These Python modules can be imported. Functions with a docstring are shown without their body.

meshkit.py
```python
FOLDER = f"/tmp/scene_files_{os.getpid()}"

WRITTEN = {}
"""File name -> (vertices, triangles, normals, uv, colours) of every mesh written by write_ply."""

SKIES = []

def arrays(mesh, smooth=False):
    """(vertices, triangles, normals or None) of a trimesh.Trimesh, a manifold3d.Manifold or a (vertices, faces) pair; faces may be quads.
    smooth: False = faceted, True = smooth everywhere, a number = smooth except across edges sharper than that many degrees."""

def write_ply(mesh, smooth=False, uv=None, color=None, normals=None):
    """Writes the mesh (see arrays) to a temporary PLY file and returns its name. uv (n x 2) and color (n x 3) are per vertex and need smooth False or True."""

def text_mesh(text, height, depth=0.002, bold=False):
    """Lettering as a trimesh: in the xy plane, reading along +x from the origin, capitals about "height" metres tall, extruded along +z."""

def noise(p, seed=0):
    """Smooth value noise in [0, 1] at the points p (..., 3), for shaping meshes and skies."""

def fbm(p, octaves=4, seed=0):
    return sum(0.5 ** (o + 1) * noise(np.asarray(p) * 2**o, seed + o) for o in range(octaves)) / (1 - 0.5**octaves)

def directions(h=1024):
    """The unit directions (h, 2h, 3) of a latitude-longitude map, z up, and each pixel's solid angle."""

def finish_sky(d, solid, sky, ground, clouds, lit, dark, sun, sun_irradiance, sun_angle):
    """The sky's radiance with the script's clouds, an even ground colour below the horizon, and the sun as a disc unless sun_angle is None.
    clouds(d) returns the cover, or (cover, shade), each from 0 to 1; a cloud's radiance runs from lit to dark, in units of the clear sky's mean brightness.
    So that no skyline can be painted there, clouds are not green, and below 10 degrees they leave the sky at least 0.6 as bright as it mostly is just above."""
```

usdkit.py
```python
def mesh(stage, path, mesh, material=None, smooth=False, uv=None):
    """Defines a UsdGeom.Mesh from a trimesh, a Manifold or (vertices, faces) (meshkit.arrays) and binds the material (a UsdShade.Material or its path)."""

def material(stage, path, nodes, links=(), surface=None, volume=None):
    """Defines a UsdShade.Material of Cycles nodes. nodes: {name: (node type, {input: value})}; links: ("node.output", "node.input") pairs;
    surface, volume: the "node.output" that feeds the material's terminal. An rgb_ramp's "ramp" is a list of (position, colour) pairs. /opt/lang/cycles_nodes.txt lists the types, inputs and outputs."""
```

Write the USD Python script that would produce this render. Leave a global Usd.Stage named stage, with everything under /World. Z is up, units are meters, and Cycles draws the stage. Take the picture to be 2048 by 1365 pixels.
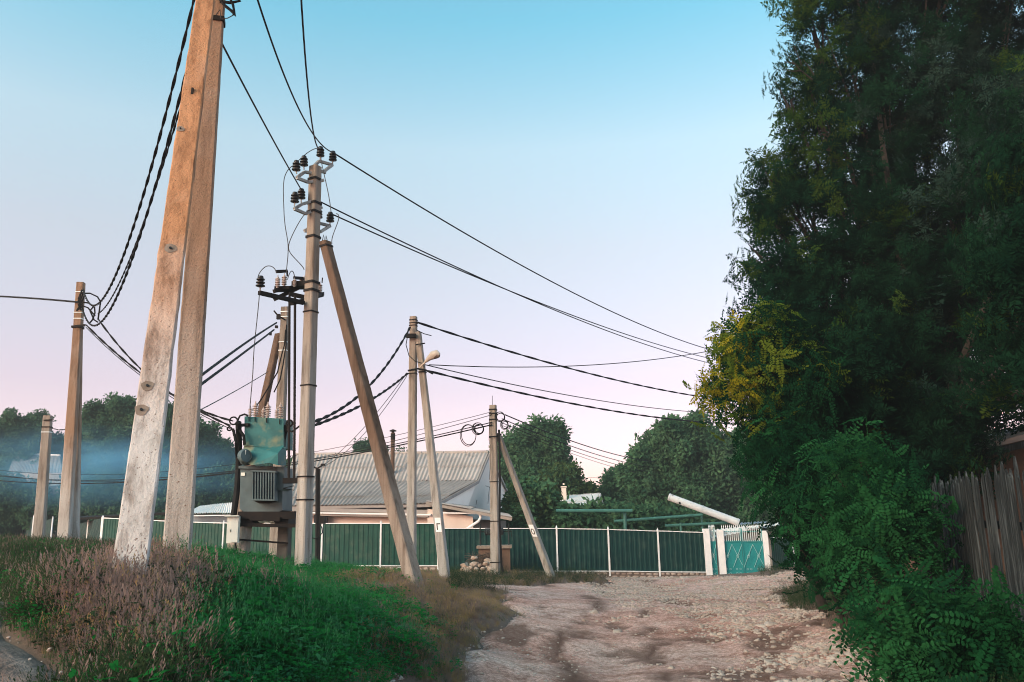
import math
import numpy as np
import trimesh
from scipy.interpolate import RBFInterpolator, RegularGridInterpolator
from scipy.spatial.transform import Rotation
from pxr import Usd, UsdGeom, UsdLux, UsdShade, Gf, Sdf, Vt
import usdkit
import meshkit

stage = Usd.Stage.CreateInMemory()
UsdGeom.SetStageUpAxis(stage, 'Z')
UsdGeom.SetStageMetersPerUnit(stage, 1.0)
UsdGeom.Xform.Define(stage, '/World')
UsdGeom.Scope.Define(stage, '/World/Looks')

# ---------------------------------------------------------------- camera, sky, sun, exposure
W, H, FOC = 2048.0, 1365.0, 1650.0
PITCH, ROLL, EYE = math.radians(12.4), math.radians(1.0), np.array([0, 0, 1.7])
EXPOSURE = 1.8
SUN_AZ, SUN_EL = math.radians(-128), math.radians(24)      # azimuth from +y towards +x: behind the camera, to its left
SUN_INT, SUN_ANGLE, SUN_COL = 0.20, 30.0, (1.0, 0.84, 0.70)
SKY_STRENGTH = 0.085
R0 = np.array([1.0, 0, 0]); U0 = np.array([0, -math.sin(PITCH), math.cos(PITCH)]); F0 = np.array([0, math.cos(PITCH), math.sin(PITCH)])
RIGHT = math.cos(ROLL) * R0 - math.sin(ROLL) * U0
UP = math.sin(ROLL) * R0 + math.cos(ROLL) * U0
FWD = F0
cam = UsdGeom.Camera.Define(stage, '/World/camera')
M = Gf.Matrix4d(*RIGHT, 0, *UP, 0, *(-FWD), 0, *EYE, 1)
cam.AddTransformOp().Set(M)
cam.CreateHorizontalApertureAttr(36.0); cam.CreateVerticalApertureAttr(36.0 * 682 / 1024)
cam.CreateFocalLengthAttr(36.0 * FOC / W)
cam.CreateClippingRangeAttr(Gf.Vec2f(0.05, 5000))
cam.CreateExposureAttr(EXPOSURE)

sun_dir = np.array([math.sin(SUN_AZ) * math.cos(SUN_EL), math.cos(SUN_AZ) * math.cos(SUN_EL), math.sin(SUN_EL)])
sky_mat = usdkit.material(stage, '/World/Looks/sky', {
    'sky': ('sky_texture', {'sky_type': 'single_scattering', 'sun_disc': False, 'sun_elevation': SUN_EL, 'sun_rotation': SUN_AZ,
                            'air_density': 1.0, 'aerosol_density': 1.2, 'ozone_density': 1.4}),
    'geo': ('texture_coordinate', {}),
    'sep': ('separate_xyz', {}),
    'ramp': ('rgb_ramp', {'ramp': [(0, (1.06, 0.62, 0.65)), (0.08, (1.06, 0.62, 0.63)), (0.156, (1.12, 0.67, 0.61)), (0.32, (1.44, 1.03, 0.77)), (0.43, (1.56, 1.36, 0.98)), (0.555, (0.84, 1.40, 1.10)), (1, (0.86, 1.25, 1.06))]}),
    'mul': ('mix', {'mix_type': 'multiply', 'fac': 1.0}),
    'bg': ('background_shader', {'strength': SKY_STRENGTH})},
    [('geo.generated', 'sep.vector'), ('sep.z', 'ramp.fac'), ('sky.color', 'mul.color1'), ('ramp.color', 'mul.color2'), ('mul.color', 'bg.color')], surface='bg.background')
dome = UsdLux.DomeLight.Define(stage, '/World/sky')
UsdShade.MaterialBindingAPI.Apply(dome.GetPrim()).Bind(sky_mat)
dome.GetPrim().SetCustomDataByKey('kind', 'structure')
sun = UsdLux.DistantLight.Define(stage, '/World/sun')
sun.CreateNormalizeAttr(True); sun.CreateIntensityAttr(SUN_INT); sun.CreateAngleAttr(SUN_ANGLE); sun.CreateColorAttr(Gf.Vec3f(*SUN_COL))
rot = Gf.Rotation(Gf.Vec3d(0, 0, 1), Gf.Vec3d(*map(float, sun_dir)))
sun.AddTransformOp().Set(Gf.Matrix4d().SetRotate(rot))

# ---------------------------------------------------------------- geometry helpers
rng = np.random.default_rng(7)


def A(*v):
    return np.array(v, float)


def ray(px, py):
    return RIGHT * ((px - W / 2) / FOC) + UP * (-(py - H / 2) / FOC) + FWD


def P(px, py, Y):
    """The point of the place that lies Y metres ahead along the ground and is seen at this spot of the photograph."""
    d = ray(px, py)
    return EYE + d * (Y / d[1])


def proj(p):
    q = np.asarray(p, float) - EYE
    z = q @ FWD
    return W / 2 + FOC * (q @ RIGHT) / z, H / 2 - FOC * (q @ UP) / z


def unit(v):
    v = np.asarray(v, float)
    return v / max(np.linalg.norm(v), 1e-12)


def join(parts):
    vs, fs, n = [], [], 0
    for v, f in parts:
        vs.append(np.asarray(v, float)); fs.append(np.asarray(f, int) + n); n += len(v)
    return np.vstack(vs), np.vstack(fs)


BOXF = np.array([[0, 2, 1], [0, 3, 2], [4, 5, 6], [4, 6, 7], [0, 1, 5], [0, 5, 4], [1, 2, 6], [1, 6, 5], [2, 3, 7], [2, 7, 6], [3, 0, 4], [3, 4, 7]])


def hexa(c):
    return np.asarray(c, float), BOXF


def box(c, s, yaw=0.0):
    c, s = A(*c), A(*s) / 2
    co, si = math.cos(yaw), math.sin(yaw)
    b = np.array([[-1, -1, -1], [1, -1, -1], [1, 1, -1], [-1, 1, -1], [-1, -1, 1], [1, -1, 1], [1, 1, 1], [-1, 1, 1]]) * s
    b = np.stack([b[:, 0] * co - b[:, 1] * si, b[:, 0] * si + b[:, 1] * co, b[:, 2]], 1)
    return b + c, BOXF


def frame(d, up=(0, 0, 1)):
    d = unit(d)
    up = A(*up)
    if abs(d @ up) > 0.98:
        up = A(0, 1, 0)
    s = unit(np.cross(d, up))
    return s, unit(np.cross(s, d)), d


def bar(p, q, w, h, up=(0, 0, 1)):
    p, q = np.asarray(p, float), np.asarray(q, float)
    s, u, d = frame(q - p, up)
    r = [p + s * a * w / 2 + u * b * h / 2 for a, b in ((-1, -1), (1, -1), (1, 1), (-1, 1))]
    t = [x + (q - p) for x in r]
    return np.array(r + t), BOXF


def tube(pts, r, n=6, cap=True):
    pts = np.asarray(pts, float)
    m = len(pts)
    r = np.broadcast_to(np.asarray(r, float), (m,))
    tan = np.gradient(pts, axis=0)
    s, u, _ = frame(tan[0])
    rings = []
    a = np.arange(n) / n * 2 * np.pi
    for i in range(m):
        d = unit(tan[i])
        s = unit(s - d * (s @ d)); u = np.cross(d, s)
        rings.append(pts[i] + r[i] * (np.outer(np.cos(a), s) + np.outer(np.sin(a), u)))
    v = np.vstack(rings)
    f = []
    for i in range(m - 1):
        for k in range(n):
            a0, a1 = i * n + k, i * n + (k + 1) % n
            f += [[a0, a1, a1 + n], [a0, a1 + n, a0 + n]]
    if cap:
        v = np.vstack([v, pts[0], pts[-1]])
        for k in range(n):
            f += [[len(v) - 2, (k + 1) % n, k], [len(v) - 1, (m - 1) * n + k, (m - 1) * n + (k + 1) % n]]
    return v, np.array(f)


def lathe(profile, base, axis=(0, 0, 1), n=10):
    s, u, d = frame(axis)
    base = A(*base)
    a = np.arange(n) / n * 2 * np.pi
    rings = [base + d * z + r * (np.outer(np.cos(a), s) + np.outer(np.sin(a), u)) for r, z in profile]
    v = np.vstack(rings + [[base + d * profile[0][1]], [base + d * profile[-1][1]]])
    f = []
    m = len(profile)
    for i in range(m - 1):
        for k in range(n):
            a0, a1 = i * n + k, i * n + (k + 1) % n
            f += [[a0, a1, a1 + n], [a0, a1 + n, a0 + n]]
    for k in range(n):
        f += [[len(v) - 2, (k + 1) % n, k], [len(v) - 1, (m - 1) * n + k, (m - 1) * n + (k + 1) % n]]
    return v, np.array(f)


def ring(c, r, t, normal, n=20, m=6, squash=1.0):
    s, u, d = frame(normal)
    a = np.linspace(0, 2 * np.pi, n + 1)
    pts = [A(*c) + r * (math.cos(x) * s + squash * math.sin(x) * u) for x in a]
    return tube(pts, t, m, cap=False)


def grid_solid(G, N, t):
    """A closed sheet of thickness t over the point grid G (i, j, 3); N points to its front."""
    a, b = G.shape[:2]
    F = G.reshape(-1, 3); B = F - np.broadcast_to(N, G.shape).reshape(-1, 3) * t
    i, j = np.meshgrid(np.arange(a - 1), np.arange(b - 1), indexing='ij')
    k = (i * b + j).ravel()
    q = np.vstack([np.stack([k, k + b, k + b + 1], 1), np.stack([k, k + b + 1, k + 1], 1)])
    n = len(F)
    f = [q, q[:, ::-1] + n]
    edge = list(range(0, b)) + [b * x + b - 1 for x in range(1, a)] + [b * (a - 1) + x for x in range(b - 2, -1, -1)] + [b * x for x in range(a - 2, 0, -1)]
    e = np.array(edge); e2 = np.roll(e, -1)
    f += [np.stack([e, e2, e2 + n], 1), np.stack([e, e2 + n, e + n], 1)]
    return np.vstack([F, B]), np.vstack(f)


def lerp(a, b, t):
    return np.asarray(a, float) * (1 - t) + np.asarray(b, float) * t


def wavy(p00, p10, p11, p01, waves, amp, t=0.006, trap=False, steps=6, toward=None):
    """Corrugated sheet over a quad; the ribs run from the edge p00-p10 to the edge p01-p11."""
    if trap:
        s = []; o = []
        for k in range(waves):
            for a, b in ((0, 0), (0.12, 0), (0.22, 1), (0.5, 1), (0.6, 0)):
                s.append((k + a) / waves); o.append(b)
        s.append(1.0); o.append(0)
        s, o = np.array(s), np.array(o, float)
    else:
        s = np.linspace(0, 1, waves * steps + 1); o = np.sin(s * waves * 2 * np.pi)
    n = unit(np.cross(np.asarray(p10) - p00, np.asarray(p01) - p00))
    if n @ (A(*(EYE if toward is None else toward)) - p00) < 0:
        n = -n
    lo = lerp(p00, p10, s[:, None]); hi = lerp(p01, p11, s[:, None])
    G = np.stack([lo, hi], 1) + (o * amp)[:, None, None] * n
    return grid_solid(G, n, t)


# ---------------------------------------------------------------- prim helpers
used = {}


def fresh(parent, name):
    k = used.get((parent, name), 0)
    used[(parent, name)] = k + 1
    return f'{parent}/{name}' + (f'_{k:03d}' if k else '')


def tag(prim, label=None, cat=None, group=None, kind=None):
    for k, v in (('label', label), ('category', cat), ('group', group), ('kind', kind)):
        if v:
            prim.SetCustomDataByKey(k, v)


class Thing:
    def __init__(self, name, label, cat, at, group=None, kind=None):
        self.o = A(*at)
        self.path = fresh('/World', name)
        x = UsdGeom.Xform.Define(stage, self.path)
        x.AddTranslateOp().Set(Gf.Vec3d(*map(float, self.o)))
        tag(x.GetPrim(), label, cat, group, kind)

    def part(self, name, mesh, mat, parent=None, label=None, kind=None, smooth=False):
        p = fresh(parent or self.path, name)
        v, f = mesh
        m = usdkit.mesh(stage, p, (np.asarray(v) - self.o, f), mat, smooth)
        tag(m.GetPrim(), label, None, None, kind)
        return p


def single(name, mesh, mat, label=None, cat=None, at=None, group=None, kind=None, smooth=False):
    v, f = mesh
    v = np.asarray(v, float)
    o = A(*at) if at is not None else (np.zeros(3) if kind == 'structure' else A(v[:, 0].mean(), v[:, 1].mean(), v[:, 2].min()))
    m = usdkit.mesh(stage, fresh('/World', name), (v - o, f), mat, smooth)
    if np.any(o):
        m.AddTranslateOp().Set(Gf.Vec3d(*map(float, o)))
    tag(m.GetPrim(), label, cat, group, kind)
    return m


def instancer(path, protos, pos, quat, scale, index, origin=(0, 0, 0)):
    """protos: [((v, f), material)], quat as scipy (x, y, z, w)."""
    pi = UsdGeom.PointInstancer.Define(stage, path)
    rel = []
    for k, ((v, f), m) in enumerate(protos):
        q = f'{path}/piece' + (f'_{k:03d}' if k else '')
        usdkit.mesh(stage, q, (v, f), m)
        rel.append(Sdf.Path(q))
    pi.CreatePrototypesRel().SetTargets(rel)
    pi.CreateProtoIndicesAttr(Vt.IntArray.FromNumpy(np.asarray(index, np.int32)))
    pi.CreatePositionsAttr(Vt.Vec3fArray.FromNumpy((np.asarray(pos) - A(*origin)).astype(np.float32)))
    pi.CreateScalesAttr(Vt.Vec3fArray.FromNumpy(np.repeat(np.asarray(scale, np.float32)[:, None], 3, 1)))
    q = np.asarray(quat)
    pi.CreateOrientationsAttr(Vt.QuathArray([Gf.Quath(float(w), float(x), float(y), float(z)) for x, y, z, w in q]))
    return pi


def align(dirs, roll, axis='z'):
    """Rotations that take +z to dirs, with a roll about it."""
    dirs = np.asarray(dirs) / np.linalg.norm(dirs, axis=1, keepdims=True)
    ref = np.where(np.abs(dirs[:, 2:3]) > 0.95, A(0, 1, 0), A(0, 0, 1))
    x = np.cross(ref, dirs); x /= np.linalg.norm(x, axis=1, keepdims=True)
    y = np.cross(dirs, x)
    c, s = np.cos(roll)[:, None], np.sin(roll)[:, None]
    x2, y2 = x * c + y * s, -x * s + y * c
    return Rotation.from_matrix(np.stack([x2, y2, dirs], 2)).as_quat()


# ---------------------------------------------------------------- materials
def lin(r, g, b):
    c = np.array([r, g, b], float) / 255
    return tuple(np.where(c <= 0.04045, c / 12.92, ((c + 0.055) / 1.055) ** 2.4))


def rough_mat(name, c1, c2, scale=3.0, rough=0.85, bump=0.0, bscale=60.0, c3=None, scale3=40.0, f3=(0.62, 0.72), stretch=(1, 1, 1), metallic=0.0, spec=0.3, detail=5, coord='position', island=0.0):
    """Two tones mixed by noise, specks of a third, fine relief."""
    n = {'g': ('geometry', {}), 'm': ('mapping', {'mapping_type': 'point', 'scale': stretch}),
         'n': ('noise_texture', {'scale': scale, 'detail': detail, 'roughness': 0.6}),
         'r': ('rgb_ramp', {'ramp': [(0.3, c1), (0.7, c2)]}),
         'p': ('principled_bsdf', {'roughness': rough, 'metallic': metallic, 'specular_ior_level': spec})}
    src = 'g.position'
    if coord == 'object':
        n['t'] = ('texture_coordinate', {}); src = 't.object'
    L = [(src, 'm.vector'), ('m.vector', 'n.vector'), ('n.fac', 'r.fac')]
    col = 'r.color'
    if island:
        n['hi'] = ('hsv', {})
        n['mr'] = ('map_range', {'to_min': 1 - island, 'to_max': 1 + island})
        L += [('g.random_per_island', 'mr.value'), ('mr.result', 'hi.value'), (col, 'hi.color')]
        col = 'hi.color'
    if c3 is not None:
        n['n3'] = ('noise_texture', {'scale': scale3, 'detail': 3, 'roughness': 0.6})
        n['r3'] = ('rgb_ramp', {'ramp': [(f3[0], (0, 0, 0)), (f3[1], (1, 1, 1))]})
        n['x3'] = ('mix', {'color2': c3})
        L += [(src, 'n3.vector'), ('n3.fac', 'r3.fac'), ('r3.color', 'x3.fac'), (col, 'x3.color1')]
        col = 'x3.color'
    L += [(col, 'p.base_color')]
    if bump:
        n['bn'] = ('noise_texture', {'scale': bscale, 'detail': 4, 'roughness': 0.65})
        n['b'] = ('bump', {'strength': 0.6, 'distance': bump})
        L += [('m.vector', 'bn.vector'), ('bn.fac', 'b.height'), ('b.normal', 'p.normal')]
    return usdkit.material(stage, '/World/Looks/' + name, n, L, surface='p.BSDF')


def leaf_mat(name, c1, c2, trans=0.35, rough=0.6, scale=1.3):
    n = {'g': ('geometry', {}), 'n': ('noise_texture', {'scale': scale, 'detail': 3}), 'r': ('rgb_ramp', {'ramp': [(0.3, c1), (0.7, c2)]}),
         'h': ('hsv', {}), 'mr': ('map_range', {'to_min': 0.65, 'to_max': 1.35}),
         'p': ('diffuse_bsdf', {}), 't': ('translucent_bsdf', {}), 'x': ('mix_closure', {'fac': trans})}
    L = [('g.position', 'n.vector'), ('n.fac', 'r.fac'), ('g.random_per_island', 'mr.value'), ('mr.result', 'h.value'), ('r.color', 'h.color'),
         ('h.color', 'p.color'), ('h.color', 't.color'), ('p.BSDF', 'x.closure1'), ('t.BSDF', 'x.closure2')]
    return usdkit.material(stage, '/World/Looks/' + name, n, L, surface='x.closure')


def pole_mat(name, low, high, z0, z1, dark):
    """Weathered concrete: chalky near the ground, warmer brown-orange higher up, pores, streaks along the shaft."""
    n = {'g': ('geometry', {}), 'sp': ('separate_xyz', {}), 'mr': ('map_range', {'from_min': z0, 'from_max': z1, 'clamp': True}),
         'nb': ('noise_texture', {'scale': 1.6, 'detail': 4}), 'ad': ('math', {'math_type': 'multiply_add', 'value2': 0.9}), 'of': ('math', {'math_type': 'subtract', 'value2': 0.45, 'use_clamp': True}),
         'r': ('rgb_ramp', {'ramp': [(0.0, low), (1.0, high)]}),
         'ms': ('mapping', {'mapping_type': 'point', 'scale': (9, 9, 0.8)}), 'ns': ('noise_texture', {'scale': 1.0, 'detail': 6, 'roughness': 0.65}),
         'rs': ('rgb_ramp', {'ramp': [(0.33, (0.48, 0.44, 0.41)), (0.5, (0.92, 0.91, 0.9)), (0.66, (1.12, 1.12, 1.12))]}), 'mx': ('mix', {'mix_type': 'multiply', 'fac': 1.0}),
         'np': ('noise_texture', {'scale': 55, 'detail': 2}), 'rp': ('rgb_ramp', {'ramp': [(0.66, (0, 0, 0)), (0.71, (1, 1, 1))]}), 'xp': ('mix', {'color2': dark}),
         'bn': ('noise_texture', {'scale': 35, 'detail': 6, 'roughness': 0.7}), 'b': ('bump', {'strength': 0.9, 'distance': 0.02}),
         'p': ('principled_bsdf', {'roughness': 0.9, 'specular_ior_level': 0.2})}
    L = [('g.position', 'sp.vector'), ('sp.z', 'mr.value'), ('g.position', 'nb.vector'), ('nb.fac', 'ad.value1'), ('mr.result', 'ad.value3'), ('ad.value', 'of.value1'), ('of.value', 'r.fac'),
         ('g.position', 'ms.vector'), ('ms.vector', 'ns.vector'), ('ns.fac', 'rs.fac'), ('r.color', 'mx.color1'), ('rs.color', 'mx.color2'),
         ('g.position', 'np.vector'), ('np.fac', 'rp.fac'), ('rp.color', 'xp.fac'), ('mx.color', 'xp.color1'), ('xp.color', 'p.base_color'),
         ('g.position', 'bn.vector'), ('bn.fac', 'b.height'), ('b.normal', 'p.normal')]
    return usdkit.material(stage, '/World/Looks/' + name, n, L, surface='p.BSDF')


MT = {}
MT['soil'] = rough_mat('soil', (0.09, 0.058, 0.042), (0.17, 0.115, 0.088), 2.0, 0.95, 0.02, 25, c3=(0.05, 0.045, 0.03), scale3=5)
MT['road'] = usdkit.material(stage, '/World/Looks/road', {
    'g': ('geometry', {}), 'n1': ('noise_texture', {'scale': 0.45, 'detail': 5, 'roughness': 0.6}),
    'r1': ('rgb_ramp', {'ramp': [(0.32, (0.50, 0.285, 0.23)), (0.46, (0.66, 0.44, 0.385)), (0.6, (0.70, 0.53, 0.48))]}),
    'n2': ('noise_texture', {'scale': 2.6, 'detail': 7, 'roughness': 0.7}), 'r2': ('rgb_ramp', {'ramp': [(0.36, (0.56, 0.47, 0.42)), (0.47, (0.88, 0.85, 0.83)), (0.56, (1, 1, 1)), (0.72, (1.15, 1.13, 1.12))]}),
    'm1': ('mix', {'mix_type': 'multiply', 'fac': 1.0}),
    'v': ('voronoi_texture', {'scale': 17.0, 'feature': 'f1'}), 'vr': ('rgb_ramp', {'ramp': [(0.0, (1.2, 1.18, 1.16)), (0.4, (1, 1, 1)), (0.75, (0.66, 0.60, 0.57))]}),
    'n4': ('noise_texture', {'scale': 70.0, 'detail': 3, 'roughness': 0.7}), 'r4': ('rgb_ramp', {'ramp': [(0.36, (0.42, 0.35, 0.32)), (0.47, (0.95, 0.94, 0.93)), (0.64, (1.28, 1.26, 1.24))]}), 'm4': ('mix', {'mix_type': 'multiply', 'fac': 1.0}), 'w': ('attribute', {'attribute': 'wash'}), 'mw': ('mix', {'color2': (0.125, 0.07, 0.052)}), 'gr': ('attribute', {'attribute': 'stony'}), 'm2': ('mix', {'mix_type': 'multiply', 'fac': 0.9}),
    'bn': ('noise_texture', {'scale': 30, 'detail': 8, 'roughness': 0.75}), 'b': ('bump', {'strength': 1.0, 'distance': 0.045}),
    'p': ('principled_bsdf', {'roughness': 0.95, 'specular_ior_level': 0.15})},
    [('g.position', 'n1.vector'), ('n1.fac', 'r1.fac'), ('g.position', 'n2.vector'), ('n2.fac', 'r2.fac'), ('r1.color', 'm1.color1'), ('r2.color', 'm1.color2'),
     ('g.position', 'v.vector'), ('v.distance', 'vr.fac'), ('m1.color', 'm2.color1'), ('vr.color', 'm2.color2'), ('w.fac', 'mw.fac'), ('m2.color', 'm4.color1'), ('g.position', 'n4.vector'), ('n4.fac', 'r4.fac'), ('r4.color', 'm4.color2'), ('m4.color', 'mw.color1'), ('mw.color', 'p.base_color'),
     ('g.position', 'bn.vector'), ('bn.fac', 'b.height'), ('b.normal', 'p.normal')], surface='p.BSDF')
MT['path'] = rough_mat('path', (0.07, 0.052, 0.044), (0.20, 0.155, 0.135), 5.0, 0.95, 0.06, 16, c3=(0.05, 0.04, 0.035), scale3=8)
MT['pebble'] = rough_mat('pebble', (0.40, 0.31, 0.25), (0.66, 0.58, 0.51), 2.0, 0.9, 0.004, 90, island=0.4)
MT['rock'] = rough_mat('rock', (0.22, 0.14, 0.095), (0.52, 0.44, 0.37), 4.5, 0.9, 0.01, 40)
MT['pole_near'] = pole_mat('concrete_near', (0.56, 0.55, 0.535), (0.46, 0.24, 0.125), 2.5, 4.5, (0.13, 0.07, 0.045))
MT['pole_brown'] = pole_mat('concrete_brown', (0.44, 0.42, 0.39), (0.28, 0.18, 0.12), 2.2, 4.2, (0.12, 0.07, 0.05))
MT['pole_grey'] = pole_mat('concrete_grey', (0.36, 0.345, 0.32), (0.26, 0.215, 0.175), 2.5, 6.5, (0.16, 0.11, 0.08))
MT['strut_brown'] = pole_mat('concrete_strut', (0.29, 0.25, 0.215), (0.12, 0.078, 0.055), 1.0, 3.5, (0.10, 0.06, 0.045))
MT['pole_far'] = pole_mat('concrete_far', (0.34, 0.325, 0.295), (0.265, 0.225, 0.188), 0.5, 5.0, (0.15, 0.11, 0.08))
MT['concrete_dark'] = rough_mat('concrete_dark', (0.05, 0.05, 0.045), (0.10, 0.09, 0.08), 3, 0.9, 0.01, 40)
MT['stain'] = rough_mat('stain', (0.16, 0.13, 0.105), (0.27, 0.22, 0.18), 12, 0.95, 0.004, 60)
MT['steel_dark'] = rough_mat('steel_dark', (0.005, 0.005, 0.006), (0.016, 0.012, 0.010), 6, 0.7, 0.002, 60, spec=0.15)
MT['steel_grey'] = rough_mat('steel_grey', (0.16, 0.15, 0.14), (0.34, 0.33, 0.31), 8, 0.55, 0.002, 60, metallic=0.3)
MT['cable'] = rough_mat('cable', (0.005, 0.005, 0.006), (0.010, 0.010, 0.010), 6, 0.7, spec=0.15)
MT['wire'] = rough_mat('wire', (0.02, 0.02, 0.022), (0.05, 0.05, 0.05), 6, 0.6, metallic=0.2)
MT['insulator_black'] = rough_mat('insulator_black', (0.005, 0.004, 0.004), (0.014, 0.010, 0.009), 9, 0.35, spec=0.3)
MT['insulator_white'] = rough_mat('insulator_white', (0.28, 0.21, 0.18), (0.48, 0.42, 0.39), 9, 0.3, spec=0.5)
MT['teal_paint'] = rough_mat('teal_paint', (0.016, 0.095, 0.098), (0.03, 0.16, 0.162), 3.0, 0.6, 0.002, 40, c3=(0.20, 0.21, 0.12), scale3=2.6, f3=(0.52, 0.75))
MT['tank_grey'] = rough_mat('tank_grey', (0.038, 0.062, 0.070), (0.09, 0.135, 0.145), 2.2, 0.55, 0.002, 40, c3=(0.045, 0.045, 0.045), scale3=3, f3=(0.6, 0.75))
MT['box_white'] = rough_mat('box_white', (0.56, 0.60, 0.56), (0.66, 0.69, 0.64), 3, 0.5)
MT['white_paint'] = rough_mat('white_paint', (0.70, 0.71, 0.71), (0.82, 0.82, 0.82), 4, 0.6, c3=(0.45, 0.42, 0.40), scale3=6, f3=(0.66, 0.8))
MT['fence_green'] = rough_mat('fence_green', (0.005, 0.056, 0.040), (0.010, 0.080, 0.058), 1.2, 0.5, spec=0.25, c3=(0.05, 0.085, 0.062), scale3=2.6, f3=(0.5, 0.8), island=0.2)
MT['fence_teal'] = rough_mat('fence_teal', (0.003, 0.036, 0.034), (0.005, 0.050, 0.046), 1.2, 0.5, spec=0.25, c3=(0.03, 0.065, 0.055), scale3=2.6, f3=(0.5, 0.8), island=0.2)
MT['gate_teal'] = rough_mat('gate_teal', (0.012, 0.19, 0.20), (0.022, 0.25, 0.255), 2.5, 0.5)
MT['gate_light'] = rough_mat('gate_light', (0.25, 0.50, 0.50), (0.40, 0.62, 0.62), 5, 0.5)
MT['spike_white'] = rough_mat('spike_white', (0.60, 0.68, 0.68), (0.75, 0.80, 0.80), 5, 0.5)
MT['stone'] = rough_mat('stone', (0.38, 0.26, 0.20), (0.68, 0.58, 0.50), 1.6, 0.9, 0.008, 40, island=0.25)
MT['mortar'] = rough_mat('mortar', (0.14, 0.10, 0.08), (0.22, 0.17, 0.14), 6, 0.95, 0.006, 50)
MT['roof'] = rough_mat('roof', (0.30, 0.262, 0.24), (0.43, 0.385, 0.355), 0.8, 0.9, 0.002, 50, c3=(0.17, 0.15, 0.14), scale3=1.6, f3=(0.56, 0.8), island=0.06)
MT['roof_dark'] = rough_mat('roof_dark', (0.22, 0.195, 0.18), (0.345, 0.312, 0.29), 0.8, 0.9, 0.002, 50, c3=(0.14, 0.125, 0.12), scale3=1.6, f3=(0.56, 0.8), island=0.08)
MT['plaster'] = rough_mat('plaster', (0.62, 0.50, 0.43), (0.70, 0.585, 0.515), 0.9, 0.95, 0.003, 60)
MT['plaster_grey_shade'] = rough_mat('grey_shaded_plaster', (0.24, 0.21, 0.18), (0.32, 0.28, 0.25), 0.9, 0.95, 0.003, 60)  # darker grey plaster; on the annex side wall it carries painted shade
MT['gable'] = rough_mat('gable', (0.72, 0.66, 0.62), (0.80, 0.74, 0.69), 0.9, 0.9, 0.003, 30)
MT['shed_blue'] = rough_mat('shed_blue', (0.18, 0.22, 0.25), (0.30, 0.34, 0.37), 1.2, 0.9)
MT['brick_brown'] = rough_mat('brick_brown', (0.24, 0.11, 0.07), (0.34, 0.17, 0.11), 2.0, 0.95, 0.01, 30)
MT['clay_wall'] = rough_mat('clay_wall', (0.085, 0.055, 0.038), (0.14, 0.09, 0.065), 1.3, 0.95, 0.012, 25)
MT['pipe_green'] = rough_mat('pipe_green', (0.025, 0.10, 0.085), (0.045, 0.15, 0.125), 3, 0.5)
MT['pipe_grey'] = rough_mat('pipe_grey', (0.42, 0.47, 0.49), (0.60, 0.64, 0.65), 1.5, 0.55, c3=(0.22, 0.24, 0.25), scale3=4)
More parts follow.
